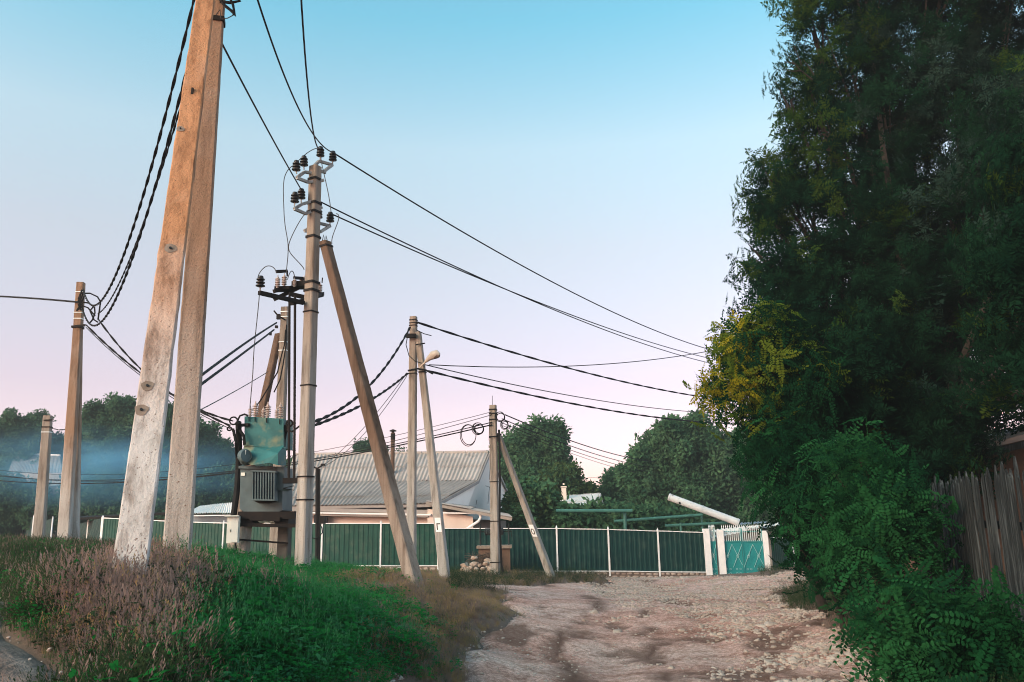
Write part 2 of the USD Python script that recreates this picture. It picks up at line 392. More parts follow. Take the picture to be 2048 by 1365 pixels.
MT['wood_grey'] = usdkit.material(stage, '/World/Looks/wood_grey', {
    'g': ('geometry', {}), 'm': ('mapping', {'mapping_type': 'point', 'scale': (30, 30, 1.6)}), 'n': ('noise_texture', {'scale': 1.0, 'detail': 6, 'roughness': 0.65}),
    'r': ('rgb_ramp', {'ramp': [(0.3, (0.004, 0.006, 0.0065)), (0.5, (0.011, 0.015, 0.0165)), (0.68, (0.07, 0.086, 0.09))]}),
    'b': ('bump', {'strength': 0.8, 'distance': 0.006}), 'p': ('principled_bsdf', {'roughness': 0.9, 'specular_ior_level': 0.2})},
    [('g.position', 'm.vector'), ('m.vector', 'n.vector'), ('n.fac', 'r.fac'), ('r.color', 'p.base_color'), ('n.fac', 'b.height'), ('b.normal', 'p.normal')], surface='p.BSDF')
MT['bark'] = rough_mat('bark', (0.012, 0.010, 0.008), (0.034, 0.028, 0.023), 5, 0.95, 0.02, 18, stretch=(4, 4, 0.8))
MT['black_window'] = rough_mat('dark_opening', (0.008, 0.008, 0.009), (0.015, 0.015, 0.016), 5, 0.4)
MT['lamp_head'] = rough_mat('lamp_head', (0.36, 0.30, 0.24), (0.48, 0.42, 0.36), 5, 0.5)
MT['brush'] = rough_mat('brushwood', (0.05, 0.036, 0.028), (0.12, 0.09, 0.07), 5, 0.95)
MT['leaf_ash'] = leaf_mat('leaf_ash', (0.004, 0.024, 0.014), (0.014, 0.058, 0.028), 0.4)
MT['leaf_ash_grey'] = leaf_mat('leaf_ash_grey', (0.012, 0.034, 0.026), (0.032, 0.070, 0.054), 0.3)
MT['leaf_ash_olive'] = leaf_mat('leaf_ash_olive', (0.014, 0.055, 0.012), (0.055, 0.10, 0.02), 0.35)
MT['leaf_yellow'] = leaf_mat('leaf_yellow', (0.32, 0.32, 0.016), (0.48, 0.42, 0.03), 0.45)
MT['leaf_lime'] = leaf_mat('leaf_lime', (0.07, 0.15, 0.02), (0.19, 0.25, 0.03), 0.45)
MT['leaf_robinia'] = leaf_mat('leaf_robinia', (0.012, 0.088, 0.030), (0.034, 0.165, 0.055), 0.45)
MT['leaf_robinia_dark'] = leaf_mat('leaf_robinia_dark', (0.005, 0.036, 0.016), (0.011, 0.065, 0.026), 0.35)
MT['leaf_far'] = leaf_mat('leaf_far', (0.045, 0.14, 0.075), (0.13, 0.27, 0.13), 0.35)
MT['leaf_far_dark'] = leaf_mat('leaf_far_dark', (0.035, 0.10, 0.060), (0.095, 0.19, 0.10), 0.3)
MT['leaf_far_light'] = leaf_mat('leaf_far_light', (0.04, 0.085, 0.03), (0.085, 0.14, 0.05), 0.35)
MT['leaf_weed'] = leaf_mat('leaf_weed', (0.014, 0.18, 0.036), (0.040, 0.32, 0.07), 0.45)
MT['leaf_weed_light'] = leaf_mat('leaf_weed_light', (0.035, 0.19, 0.07), (0.07, 0.28, 0.11), 0.35)
MT['grass_dry'] = leaf_mat('grass_dry', (0.24, 0.165, 0.145), (0.40, 0.31, 0.275), 0.3)
MT['grass_straw'] = leaf_mat('grass_straw', (0.34, 0.235, 0.11), (0.50, 0.37, 0.19), 0.3)
MT['grass_green'] = leaf_mat('grass_green', (0.045, 0.13, 0.035), (0.085, 0.19, 0.055), 0.35)
MT['grass_dark'] = leaf_mat('grass_dark', (0.030, 0.065, 0.030), (0.075, 0.105, 0.050), 0.3)

# ---------------------------------------------------------------- terrain
CTRL = [(258, 1200, 6.6), (352, 1138, 8.8), (100, 1150, 12), (470, 1185, 10), (560, 1172, 13), (480, 1122, 16.5), (550, 1132, 17.5), (605, 1148, 16), (828, 1168, 14.5), (890, 1157, 25), (990, 1152, 29), (1100, 1147, 31),
        (140, 1098, 19), (80, 1094, 22), (0, 1215, 8.0), (-200, 1215, 8.0), (0, 1365, 4.6), (150, 1365, 4.7), (450, 1365, 5.2), (650, 1365, 6.2), (850, 1365, 8.4), (1000, 1365, 9.4), (1400, 1365, 9.4), (1800, 1365, 9.2),
        (700, 1250, 9.2), (850, 1250, 11.5), (930, 1290, 12), (1030, 1232, 16), (1200, 1220, 18), (1500, 1220, 18), (1300, 1175, 28), (1540, 1161, 34.6), (1412, 1161, 34.4), (1260, 1160, 33.8), (645, 1144, 33.5), (448, 1122, 36.5), (876, 1147, 33.2),
        (1113, 1158, 33.4), (207, 1102, 40), (48, 1080, 58)]
cp = np.array([P(*c) for c in CTRL])
cp = np.vstack([cp, [(-60, 100, 3.5), (-30, 80, 2.5), (-90, 60, 4), (0, 110, 0), (60, 110, 0), (0, 60, -.2), (25, 60, -.3), (-150, 220, 8), (150, 220, 2), (0, 260, 4), (5.2, 8, .30), (5.8, 14, .25), (12, 10, .5), (13, 25, .1), (10, 34, -.5),
                     (0, -4, .1), (-8, -5, 1.0), (8, -5, .4), (-15, 5, 1.2), (-22, 20, 1.5), (40, 20, .6), (-40, 0, 1.5), (40, -20, .5), (-40, -30, 1.5), (0, -40, 0.3), (1.5, 3, 0.02), (3.0, 4, .05)]])
_rbf = RBFInterpolator(cp[:, :2], cp[:, 2], kernel='thin_plate_spline', smoothing=0.02)


_ax, _ay = np.arange(-150, 151, 1.0), np.arange(-40, 261, 1.0)
_fx, _fy = np.arange(-26, 26.01, .25), np.arange(-6, 46.01, .25)


def _table(ax, ay):
    q = np.stack(np.meshgrid(ax, ay, indexing='ij'), -1).reshape(-1, 2)
    return np.concatenate([_rbf(q[i:i + 20000]) for i in range(0, len(q), 20000)]).reshape(len(ax), len(ay))


_wide = RegularGridInterpolator((_ax[::3], _ay[::3]), _table(_ax[::3], _ay[::3]), bounds_error=False, fill_value=None)
_fine = RegularGridInterpolator((_fx, _fy), _table(_fx, _fy), bounds_error=False, fill_value=None)


def gz(x, y):
    p = np.stack([np.ravel(x), np.ravel(y)], 1).astype(float)
    p[:, 0] = np.clip(p[:, 0], -150, 150); p[:, 1] = np.clip(p[:, 1], -40, 260)
    near_ = (np.abs(p[:, 0]) < 26) & (p[:, 1] > -6) & (p[:, 1] < 46)
    out = np.empty(len(p))
    out[near_] = _fine(p[near_]) if near_.any() else 0
    out[~near_] = _wide(p[~near_]) if (~near_).any() else 0
    return out.reshape(np.shape(x))


def gz1(x, y):
    return float(gz(np.array([x]), np.array([y]))[0])


def on_ground(px, py):
    d = ray(px, py)
    t = np.linspace(2, 70, 1400)
    pts = EYE + np.outer(t, d)
    below = pts[:, 2] < gz(pts[:, 0], pts[:, 1])
    k = int(np.argmax(below)) if below.any() else len(t) - 1
    return pts[k]


def polygon(pxs):
    return np.array([on_ground(*p)[:2] for p in pxs])


def inside(poly, x, y):
    x, y = np.asarray(x), np.asarray(y)
    c = np.zeros(x.shape, bool)
    j = len(poly) - 1
    for i in range(len(poly)):
        xi, yi, xj, yj = *poly[i], *poly[j]
        hit = ((yi > y) != (yj > y)) & (x < (xj - xi) * (y - yi) / (yj - yi + 1e-12) + xi)
        c ^= hit
        j = i
    return c


def edge_dist(poly, x, y):
    """Signed distance to the polygon's edge, positive inside."""
    x, y = np.asarray(x, float), np.asarray(y, float)
    best = np.full(x.shape, 1e9)
    for i in range(len(poly)):
        a, b = poly[i], poly[(i + 1) % len(poly)]
        ab = b - a
        t = np.clip(((x - a[0]) * ab[0] + (y - a[1]) * ab[1]) / (ab @ ab + 1e-12), 0, 1)
        best = np.minimum(best, np.hypot(x - a[0] - t * ab[0], y - a[1] - t * ab[1]))
    return np.where(inside(poly, x, y), best, -best)


left_edge = [(900, 1360), (915, 1320), (960, 1288), (1005, 1262), (1036, 1236), (1030, 1218), (1000, 1204), (985, 1192), (1030, 1187), (1060, 1190)]
tongue = [(1000, 1183), (950, 1178), (930, 1172), (985, 1170), (1060, 1172), (1130, 1166), (1220, 1168), (1225, 1160)]
far_edge = [(1330, 1155), (1412, 1154), (1480, 1154), (1540, 1154)]
right_edge = [(1545, 1183), (1540, 1196), (1600, 1215), (1660, 1260), (1730, 1300), (1800, 1350)]
near = np.array([(3.6, 8.5), (3.2, 6), (3.0, 2), (3.0, -6), (-1.6, -6), (-1.6, 2), (-1.4, 6), (-1.0, 8.4)])
ROAD = np.vstack([polygon(left_edge + tongue + far_edge), [(14.0, 35.5), (24.0, 37), (24, 33), (13.5, 30.5)], polygon(right_edge), near])
PATH = np.vstack([polygon([(-60, 1195), (0, 1200), (40, 1240), (80, 1290), (150, 1365)]), [(-2.2, 3.4), (-2.0, 1), (-2.5, -3), (-5.5, -3), (-5.5, 2), (-6, 8)]])
MASK_SEED = 3


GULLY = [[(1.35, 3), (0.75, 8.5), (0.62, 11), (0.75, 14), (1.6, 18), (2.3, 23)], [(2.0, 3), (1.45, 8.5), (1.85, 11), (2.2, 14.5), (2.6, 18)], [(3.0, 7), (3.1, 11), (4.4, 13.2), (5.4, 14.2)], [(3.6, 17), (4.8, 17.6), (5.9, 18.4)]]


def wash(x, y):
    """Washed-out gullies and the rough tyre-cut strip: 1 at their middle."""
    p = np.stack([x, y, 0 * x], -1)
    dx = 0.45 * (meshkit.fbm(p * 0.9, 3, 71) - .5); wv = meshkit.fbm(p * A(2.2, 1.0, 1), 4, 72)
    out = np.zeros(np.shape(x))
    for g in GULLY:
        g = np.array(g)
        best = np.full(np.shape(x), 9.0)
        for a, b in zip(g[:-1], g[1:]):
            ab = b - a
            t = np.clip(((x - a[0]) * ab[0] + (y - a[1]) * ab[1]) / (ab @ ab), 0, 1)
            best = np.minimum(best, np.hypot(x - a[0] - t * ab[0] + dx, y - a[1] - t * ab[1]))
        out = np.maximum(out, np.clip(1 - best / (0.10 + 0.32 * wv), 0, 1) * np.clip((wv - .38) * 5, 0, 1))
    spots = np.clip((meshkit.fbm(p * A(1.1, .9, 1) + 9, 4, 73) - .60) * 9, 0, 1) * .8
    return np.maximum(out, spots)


def stony(x, y):
    """Where loose stone covers the packed earth: the bush side and the far end."""
    p = np.stack([x, y, 0 * x], -1)
    n = meshkit.fbm(p * .7, 4, 77)
    return np.clip((x - np.interp(y, [0, 9, 14, 20, 30], [1.9, 2.0, 2.2, 1.8, 0.5])) / 1.2 + (n - .5) * 4, 0, 1)


def relief(x, y):
    """Ruts, humps and washed-out hollows of the dirt road."""
    p = np.stack([x, y, 0 * x], -1)
    st = .22 + .78 * stony(x, y)
    r = 0.045 * (meshkit.fbm(p * A(0.75, 0.40, 1), 3, 11) - 0.5) + st * (0.06 * (meshkit.fbm(p * 2.6, 4, 5) - 0.5) + 0.05 * (meshkit.fbm(p * 8, 3, 2) - 0.5))
    r -= 0.025 * wash(x, y)
    for c in (-.8, .8):
        u = x - np.interp(y, [0, 9, 14, 20, 30], [1.6, 1.75, 2.3, 3.1, 3.6]) - c
        r -= .03 * np.exp(-(u / .28) ** 2)
    return r * np.interp(y, [20, 30], [1, .35])


def wob(x, y):
    p = np.stack([x, y, 0 * x], -1)
    return 0.9 * (meshkit.fbm(p * 0.9, 4, 21) - 0.5)


def road_d(x, y):
    return edge_dist(ROAD, x, y) + wob(x, y) * np.clip(np.asarray(y) / 14, 0.35, 1.2)


def path_d(x, y):
    return edge_dist(PATH, x, y) + wob(x, y) * 0.5


def top(x, y):
    """Height of whatever surface lies open there."""
    x, y = np.asarray(x, float), np.asarray(y, float)
    d = np.maximum(road_d(x, y), path_d(x, y))
    return gz(x, y) + relief(x, y) * np.clip(d / 0.5, 0, 1)


def sinh_axis(lo, hi, n, k):
    t = np.linspace(math.asinh(lo / k), math.asinh(hi / k), n)
    return k * np.sinh(t)


gx = sinh_axis(-330, 330, 300, 6.0)
gy = 8 + sinh_axis(-60, 440, 300, 8.0)
X, Y = np.meshgrid(gx, gy, indexing='ij')
Z = gz(X, Y) + 0.10 * (meshkit.fbm(np.stack([X, Y, 0 * X], -1) * 0.8, 4, 9) - 0.5)
dd = np.maximum(road_d(X, Y), path_d(X, Y))
Z = Z - 0.16 * np.clip((dd + 0.05) / 0.35, 0, 1)
k = (np.arange(299)[:, None] * 300 + np.arange(299)).ravel()
F = np.vstack([np.stack([k, k + 300, k + 301], 1), np.stack([k, k + 301, k + 1], 1)])
single('ground', (np.stack([X, Y, Z], -1).reshape(-1, 3), F), MT['soil'], kind='structure', smooth=True)


def strip(name, dist, x0, x1, y0, y1, step, mat):
    xs, ys = np.arange(x0, x1, step), np.arange(y0, y1, step * 1.3)
    X, Y = np.meshgrid(xs, ys, indexing='ij')
    d = dist(X, Y)
    keep = d > 0
    Z = gz(X, Y) + relief(X, Y) * np.clip(d / 0.5, 0, 1) + 0.02 - 0.12 * np.clip(1 - d / 0.25, 0, 1)
    n, m = X.shape
    k = (np.arange(n - 1)[:, None] * m + np.arange(m - 1)).ravel()
    kk = keep.ravel()
    q = k[kk[k] & kk[k + m] & kk[k + m + 1] & kk[k + 1]]
    F = np.vstack([np.stack([q, q + m, q + m + 1], 1), np.stack([q, q + m + 1, q + 1], 1)])
    V = np.stack([X, Y, Z], -1).reshape(-1, 3)
    u, inv = np.unique(F, return_inverse=True)
    m = single(name, (V[u], inv.reshape(-1, 3)), mat, kind='structure', smooth=True)
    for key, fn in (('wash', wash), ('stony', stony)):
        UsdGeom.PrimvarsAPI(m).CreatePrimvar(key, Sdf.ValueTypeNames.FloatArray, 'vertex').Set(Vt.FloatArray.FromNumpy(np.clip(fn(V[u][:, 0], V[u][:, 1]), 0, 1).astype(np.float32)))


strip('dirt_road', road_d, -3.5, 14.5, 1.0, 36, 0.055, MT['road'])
strip('dirt_path', path_d, -6.5, -1.2, 0.5, 10, 0.06, MT['path'])


# ---------------------------------------------------------------- poles
class Shaft:
    """A tapered concrete post with chamfered corners; u runs across its face, v away from the face."""

    def __init__(self, base, topp, w0, w1, yaw, d0=None, d1=None, seed=0, rough=0.0012, extend=0.5):
        self.b, self.t = np.asarray(base, float), np.asarray(topp, float)
        ax = self.t - self.b
        self.b = self.b - ax / np.linalg.norm(ax) * extend
        self.yaw = math.radians(yaw)
        self.u = A(math.cos(self.yaw), math.sin(self.yaw), 0); self.v = A(-math.sin(self.yaw), math.cos(self.yaw), 0)
        self.w0, self.w1 = w0, w1
        self.d0, self.d1 = d0 or w0, d1 or w1
        self.seed, self.rough = seed, rough
        self.L = np.linalg.norm(self.t - self.b)

    def at(self, s):
        return lerp(self.b, self.t, s), self.w0 + (self.w1 - self.w0) * s, self.d0 + (self.d1 - self.d0) * s

    def s_at_z(self, z):
        return (z - self.b[2]) / (self.t[2] - self.b[2])

    def section(self, s, grow=0.0, ch=0.10):
        c, w, d = self.at(s)
        a, b = w / 2 + grow, d / 2 + grow
        k = ch * min(w, d)
        pts = [(-a + k, -b), (a - k, -b), (a, -b + k), (a, b - k), (a - k, b), (-a + k, b), (-a, b - k), (-a, -b + k)]
        return np.array([c + self.u * x + self.v * y for x, y in pts])

    def mesh(self):
        r = np.random.default_rng(self.seed)
        n = int(max(10, min(90, self.L / 0.12)))
        rings = []
        for i in range(n):
            q = self.section(i / (n - 1))
            c = self.at(i / (n - 1))[0]
            q = q + (q - c) * r.normal(0, self.rough / 0.12, (8, 1)) * (1, 1, .2)
            rings.append(q)
        v = np.vstack(rings + [[rings[0].mean(0)], [rings[-1].mean(0)]])
        f = []
        for i in range(n - 1):
            for k in range(8):
                a0, a1 = i * 8 + k, i * 8 + (k + 1) % 8
                f += [[a0, a1, a1 + 8], [a0, a1 + 8, a0 + 8]]
        for k in range(8):
            f += [[len(v) - 2, (k + 1) % 8, k], [len(v) - 1, (n - 1) * 8 + k, (n - 1) * 8 + (k + 1) % 8]]
        return v, np.array(f)

    def band(self, z, h=0.05, grow=0.012):
        s0, s1 = self.s_at_z(z - h / 2), self.s_at_z(z + h / 2)
        a, b = self.section(s0, grow, 0.06), self.section(s1, grow, 0.06)
        v = np.vstack([a, b, [a.mean(0)], [b.mean(0)]])
        f = []
        for k in range(8):
            k1 = (k + 1) % 8
            f += [[k, k1, k1 + 8], [k, k1 + 8, k + 8], [16, k1, k], [17, k + 8, k1 + 8]]
        return v, np.array(f)

    def face(self, z, off_u=0.0, out=0.0):
        """A point on the face towards the camera."""
        c, w, d = self.at(self.s_at_z(z))
        return c + self.u * off_u * w - self.v * (d / 2 + out)


def z_of(px, py, Y):
    return float(P(px, py, Y)[2])


GROUP_P = None


def insulator(base, s=1.0, white=False, n=12):
    """Pin and three rain sheds."""
    if white:
        pr = [(.035, 0)]
        for k in range(5):
            z = .03 + k * .05
            pr += [(.032, z), (.075, z + .008), (.07, z + .022), (.034, z + .034)]
        pr += [(.03, .30), (.012, .31), (.012, .36)]
    else:
        pr = [(.03, 0)]
        for k in range(3):
            z = .02 + k * .062
            pr += [(.045, z), (.088 - .004 * k, z + .004), (.088 - .004 * k, z + .02), (.052, z + .042)]
        pr += [(.055, .20), (.045, .225), (.0, .23)]
    return lathe([(r * s, z * s) for r, z in pr], base, n=n)


# near A-shaped pole: an upright and a stay leaning on it
YN = 8.8
up0, up1 = P(354, 1102, YN), P(430, 20, YN)
up1 = lerp(up0, up1, 1.22)
st0, st1 = P(259, 1150, 6.6), P(411, 0, 8.35)
st1 = lerp(st0, st1, 1.16)
upr = Shaft(up0, up1, .275, .20, 14, .16, .12, 1)
sty = Shaft(st0, st1, .254, .188, 14, .11, .09, 2, rough=0.0022)
t = Thing('power_pole', 'tall nearest concrete power pole, its rust-orange leaning stay spotted with dark round holes', 'power pole', up0)
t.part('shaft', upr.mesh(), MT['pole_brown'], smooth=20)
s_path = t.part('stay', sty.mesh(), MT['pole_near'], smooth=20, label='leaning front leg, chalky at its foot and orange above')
for px, py, r in [(361, 258, 7), (341, 497, 11), (295, 772, 11), (283, 820, 12)]:
    z = z_of(px, py, 7.0)
    for _ in range(4):
        c = sty.face(z); z += (P(px, py, c[1])[2] - z)
    fp, fd = sty.face(z), ray(px, py)
    fn_ = unit(np.cross(sty.u, sty.t - sty.b))
    c0 = EYE + fd * (((fp - EYE) @ fn_) / (fd @ fn_))
    c0 = c0 + unit(EYE - c0) * .003
    rr = r * np.linalg.norm(c0 - EYE) / FOC
    n = fn_ if fn_ @ sty.v < 0 else -fn_
    a = np.linspace(0, 2 * np.pi, 15)[:-1]
    rad = rr * (1 + 0.07 * np.sin(a * 3 + px) + 0.06 * np.sin(a * 5 + 2 * px))
    ax2 = unit(sty.t - sty.b)
    rim = np.array([c0 + n * 0.002 + sty.u * rad[k] * math.cos(a[k]) + ax2 * rad[k] * .9 * math.sin(a[k]) for k in range(14)])
    mid = [c0 + n * 0.001]
    v = np.vstack([rim, rim - n * 0.02, mid])
    f = []
    for k in range(14):
        k1 = (k + 1) % 14
        f += [[k, k1, 28], [k, k + 14, k1 + 14], [k, k1 + 14, k1]]
    mk = t.part('plugged_hole', (v, np.array(f)), MT['stain'], parent=s_path)
    t.part('hole_core', lathe([(rr * .22, 0), (rr * .22, .012), (0, .012)], c0 + n * 0.002, n, 8), MT['black_window'], parent=s_path)
zz = z_of(384, 182, 7.9)
cc = sty.face(zz)
t.part('eyelet', box(cc + A(0, -.004, 0), (.02, .02, .075)), MT['steel_dark'], parent=s_path)
# clamps, hook and cable ends near its top
zt = z_of(432, 42, YN)
t.part('clamp', upr.band(zt, .06, .015), MT['steel_dark'])
t.part('clamp', upr.band(zt + .45, .06, .015), MT['steel_dark'])
hk = P(441, 40, YN)
t.part('hook', join([tube([P(430, 40, YN), hk, P(444, 46, YN), P(440, 52, YN), P(436, 48, YN)], .012, 6), box(P(440, 40, YN), (.06, .05, .03))]), MT['steel_dark'])
for pts in ([(436, -20), (446, 8), (458, 18), (470, 32), (466, 10), (452, -20)], [(434, -8), (452, 14), (466, 24), (468, 30)], [(430, -30), (470, -8), (480, 2), (462, 6), (440, 4)]):
    t.part('cable_end', tube([P(x, y, YN - .1) for x, y in pts], .017, 6), MT['cable'])
t.part('jumper', tube([P(432, 30, YN - .1), P(440, 20, YN - .1), P(442, 38, YN - .1), P(455, 37, YN - .1), P(466, 31, YN - .1)], .006, 5), MT['wire'])
near_top = lerp(up0, up1, .98)

# main high-voltage pole with brackets
YM = 16.0
m0, m1 = P(605, 1148, YM), P(631, 334, YM)
mp = Shaft(m0, m1, .245, .20, -28, seed=3)
sp0, sp1 = P(829, 1168, 14.5), P(650, 484, 15.9)
ms = Shaft(sp0, sp1, .265, .20, -38, .24, .17, seed=4)
t = Thing('high_voltage_pole', 'tallest concrete pole carrying black insulators on steel brackets, propped by a brown slanting stay', 'power pole', m0)
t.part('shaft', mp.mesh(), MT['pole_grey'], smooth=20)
st_p = t.part('stay', ms.mesh(), MT['strut_brown'], smooth=20, label='brown slanting stay, pale at its foot')
t.part('stay_clamp', ms.band(z_of(652, 494, 15.9), .04, .012), MT['steel_dark'], parent=st_p)
t.part('stay_rod', join([tube([P(645, 482, 15.9), P(647, 470, 15.9), P(650, 482, 15.9), P(652, 472, 15.9), P(655, 484, 15.9)], .01, 5)]), MT['steel_dark'], parent=st_p)


def q2(x, y, Y):
    return P(420 + x / 3.413, 260 + y / 3.413, Y)


def brk(bars, Y, mat=MT['steel_grey'], w=.05, h=.055):
    return join([bar(q2(a, b, Y + dy0), q2(c, d, Y + dy1), w, h) for a, b, dy0, c, d, dy1 in bars])


brks = [('left', [(592, 328, -.35, 668, 358, -.1), (668, 358, -.1, 776, 345, .1), (592, 328, -.35, 645, 288, -.1), (645, 288, -.1, 700, 296, 0)], [(592, 290, -.35, 588, 248), (642, 262, -.1, 640, 215)]),
        ('right', [(690, 268, 0, 745, 214, .35), (745, 214, .35, 836, 240, .6), (836, 240, .6, 775, 286, .2), (690, 268, 0, 790, 292, .2)], [(752, 196, .35, 753, 150), (836, 220, .6, 838, 180)]),
        ('low', [(575, 540, -.35, 655, 574, -.1), (655, 574, -.1, 765, 530, .1), (575, 540, -.35, 628, 508, -.15), (628, 508, -.15, 705, 486, 0)], [(576, 512, -.35, 578, 465), (623, 488, -.1, 622, 440)]),
        ('lower', [(645, 690, 0, 735, 636, .35), (735, 636, .35, 820, 656, .6), (820, 656, .6, 752, 698, .25), (645, 690, 0, 752, 698, .2)], [(738, 622, .35, 740, 572), (817, 638, .6, 820, 598)])]
INS = {}
for nm, bars, pins in brks:
    b = t.part('bracket', brk(bars, YM - .05), MT['steel_grey'])
    for k, (x, y, dy, ix, iy) in enumerate(pins):
        p0 = q2(x, y + 10, YM - .05 + dy)
        p1 = q2(ix, iy + 34, YM - .05 + dy)
        t.part('pin', tube([p0, p1], .014, 6), MT['steel_grey'], parent=b)
        t.part('insulator', insulator(p1, 1.0), MT['insulator_black'], parent=b, smooth=40)
        INS[(nm, k)] = p1 + A(0, 0, .2)
for y in (342, 505, 565, 735, 1045, 1100):
    t.part('clamp', mp.band(q2(700, y, YM)[2], .05, .014), MT['steel_dark'])
for y in (625, 772, 954, 1000):
    t.part('clamp', mp.band(z_of(615, y, YM), .028, .01), MT['steel_dark'])
# switch platform half way up: arms, fuses
fr = [(335, 1112, -.9, 640, 1182, -.1), (436, 1158, .25, 640, 1062, .5), (436, 1102, .1, 560, 1076, .4), (540, 1120, .1, 640, 1142, .25), (560, 1186, -.2, 765, 1128, .7), (730, 1128, .4, 768, 1120, .8)]
sw = t.part('switch_frame', join([bar(q2(a, b, YM + d0), q2(c, d, YM + d1), .075, .075) for a, b, d0, c, d, d1 in fr] + [box(q2(500, 1088, YM + .3), (.30, .25, .06)), box(q2(612, 1062, YM + .4), (.26, .3, .10))]), MT['steel_dark'])
for x, y, dy, s in [(460, 1078, .1, .75), (505, 1066, .3, .75), (576, 1072, .2, .55), (622, 1070, .4, .55), (748, 1120, .6, .75), (640, 1050, .45, .5)]:
    t.part('fuse', insulator(q2(x, y, YM + dy), s, white=True), MT['insulator_white'], parent=sw, smooth=40)
t.part('contact', join([bar(q2(452, 968, YM + .1), q2(528, 965, YM + .3), .04, .06), bar(q2(528, 1000, YM + .3), q2(524, 955, YM + .3), .03, .03), bar(q2(572, 1010, YM + .2), q2(636, 1015, YM + .4), .04, .06), bar(q2(765, 1045, YM + .6), q2(768, 1010, YM + .6), .02, .02)]), MT['steel_dark'], parent=sw)
e0 = q2(343, 1106, YM - .9); e1 = q2(343, 1076, YM - .9)
t.part('pin', tube([e0, e1], .014, 6), MT['steel_grey'], parent=sw)
t.part('insulator', insulator(e1, 1.0), MT['insulator_black'], parent=sw, smooth=40)
for px in (577.5, 588.5):
    t.part('drive_rod', tube([P(px + 1.5, 592, YM + .05), P(px, 958, YM + .05)], .026, 8), MT['steel_dark'])
t.part('drive_box', join([box(P(583, 962, YM + .02), (.30, .16, .10)), bar(P(570, 964, YM), P(605, 956, YM), .05, .05)]), MT['steel_dark'])
t.part('lever', tube([P(566, 977, YM - .2), P(588, 972, YM), P(588, 981, YM), P(566, 977, YM - .2)], .008, 5), MT['steel_dark'])


def cable(name, label, a, b, mid=None, r=.011, twist=0, mat='cable', cat='cable', n=40, group=None, sag=None, pitch=.55, extra=None):
    """A hanging cable from a to b that passes through the spot mid of the photograph."""
    a, b = np.asarray(a, float), np.asarray(b, float)
    if sag is None:
        sag = 0.0
        if mid is not None:
            ts = np.linspace(.02, .98, 400)
            for _ in range(6):
                pts = a + np.outer(ts, b - a) - np.outer(4 * ts * (1 - ts) * sag, A(0, 0, 1))
                px, py = proj(pts)
                k = int(np.argmin(np.abs(px - mid[0])))
                q = P(mid[0], mid[1], pts[k, 1])
                sag += (pts[k, 2] - q[2]) / (4 * ts[k] * (1 - ts[k]))
    L = np.linalg.norm(b - a)
    if twist:
        n = int(max(n, min(260, L / pitch * 7)))
    ts = np.linspace(0, 1, n)
    pts = a + np.outer(ts, b - a) - np.outer(4 * ts * (1 - ts) * sag, A(0, 0, 1))
    if not twist:
        return single(name, tube(pts, r, 5), MT[mat], label, cat, at=a, group=group)
    s, u, _ = frame(b - a)
    ms_ = []
    for k in range(twist):
        ph = ts * L / pitch * 2 * np.pi + k * 2 * np.pi / twist
        ms_.append(tube(pts + r * 0.95 * (np.outer(np.cos(ph), s) + np.outer(np.sin(ph), u)), r, 5))
    return single(name, join(ms_), MT[mat], label, cat, at=a, group=group)


# pole with two legs on the far bank
Y3 = 19.0
p3a = Shaft(P(128, 1086, Y3), P(162, 566, Y3 + .15), .27, .165, 6, .2, .15, 5)
p3b = Shaft(P(146, 1086, Y3 + .25), P(158, 650, Y3 + .45), .24, .15, 6, .2, .14, 6)
t = Thing('power_pole', 'twin-legged brown concrete pole with bundled cables bent round its top', 'power pole', p3a.b)
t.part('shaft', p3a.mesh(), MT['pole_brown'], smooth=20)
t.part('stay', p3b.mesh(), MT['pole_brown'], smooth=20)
for y in (582, 602, 624, 636):
    t.part('strap', p3a.band(z_of(160, y, Y3), .02, .008), MT['spike_white'])
t.part('clamp', join([p3a.band(z_of(155, 653, Y3), .05, .02), bar(P(143, 654, Y3 - .1), P(170, 651, Y3 - .1), .04, .05)]), MT['steel_dark'])
t.part('cable_bunch', join([tube([P(164 + dx, 580 + 4 * k, Y3 - .16), P(160 + dx, 592 + 3 * k, Y3 - .18), P(162 - dx, 604 + 2 * k, Y3 - .18), P(157 + dx, 618 + k, Y3 - .17)], .02, 5) for k, dx in enumerate((0, 3, -3, 5, -4))]), MT['cable'])
for pts in ([(163, 587), (180, 587), (195, 594), (201, 604), (199, 620), (196, 640)], [(163, 604), (178, 607), (189, 615), (190, 626), (185, 640), (178, 648)], [(190, 610), (180, 622), (188, 640), (196, 645)], [(165, 612), (176, 616), (190, 632)]):
    t.part('loop', tube([P(x, y, Y3 - .2) for x, y in pts], .018, 6), MT['cable'])
# last pole of the bank
Y4 = 22.0
p4 = Shaft(P(77, 1082, Y4), P(96, 832, Y4), .27, .20, 8, .2, .17, 7)
t = Thing('power_pole', 'short pale concrete pole standing behind the twin-legged pole on the bank', 'power pole', p4.b)
t.part('shaft', p4.mesh(), MT['pole_far'], smooth=20)
t.part('cap_bolt', bar(P(88, 841, Y4 - .1), P(107, 840, Y4 - .1), .03, .03), MT['steel_dark'])
t.part('strap', p4.band(z_of(94, 865, Y4), .02, .008), MT['spike_white'])
t.part('clamp', p4.band(z_of(95, 855, Y4), .03, .012), MT['steel_dark'])

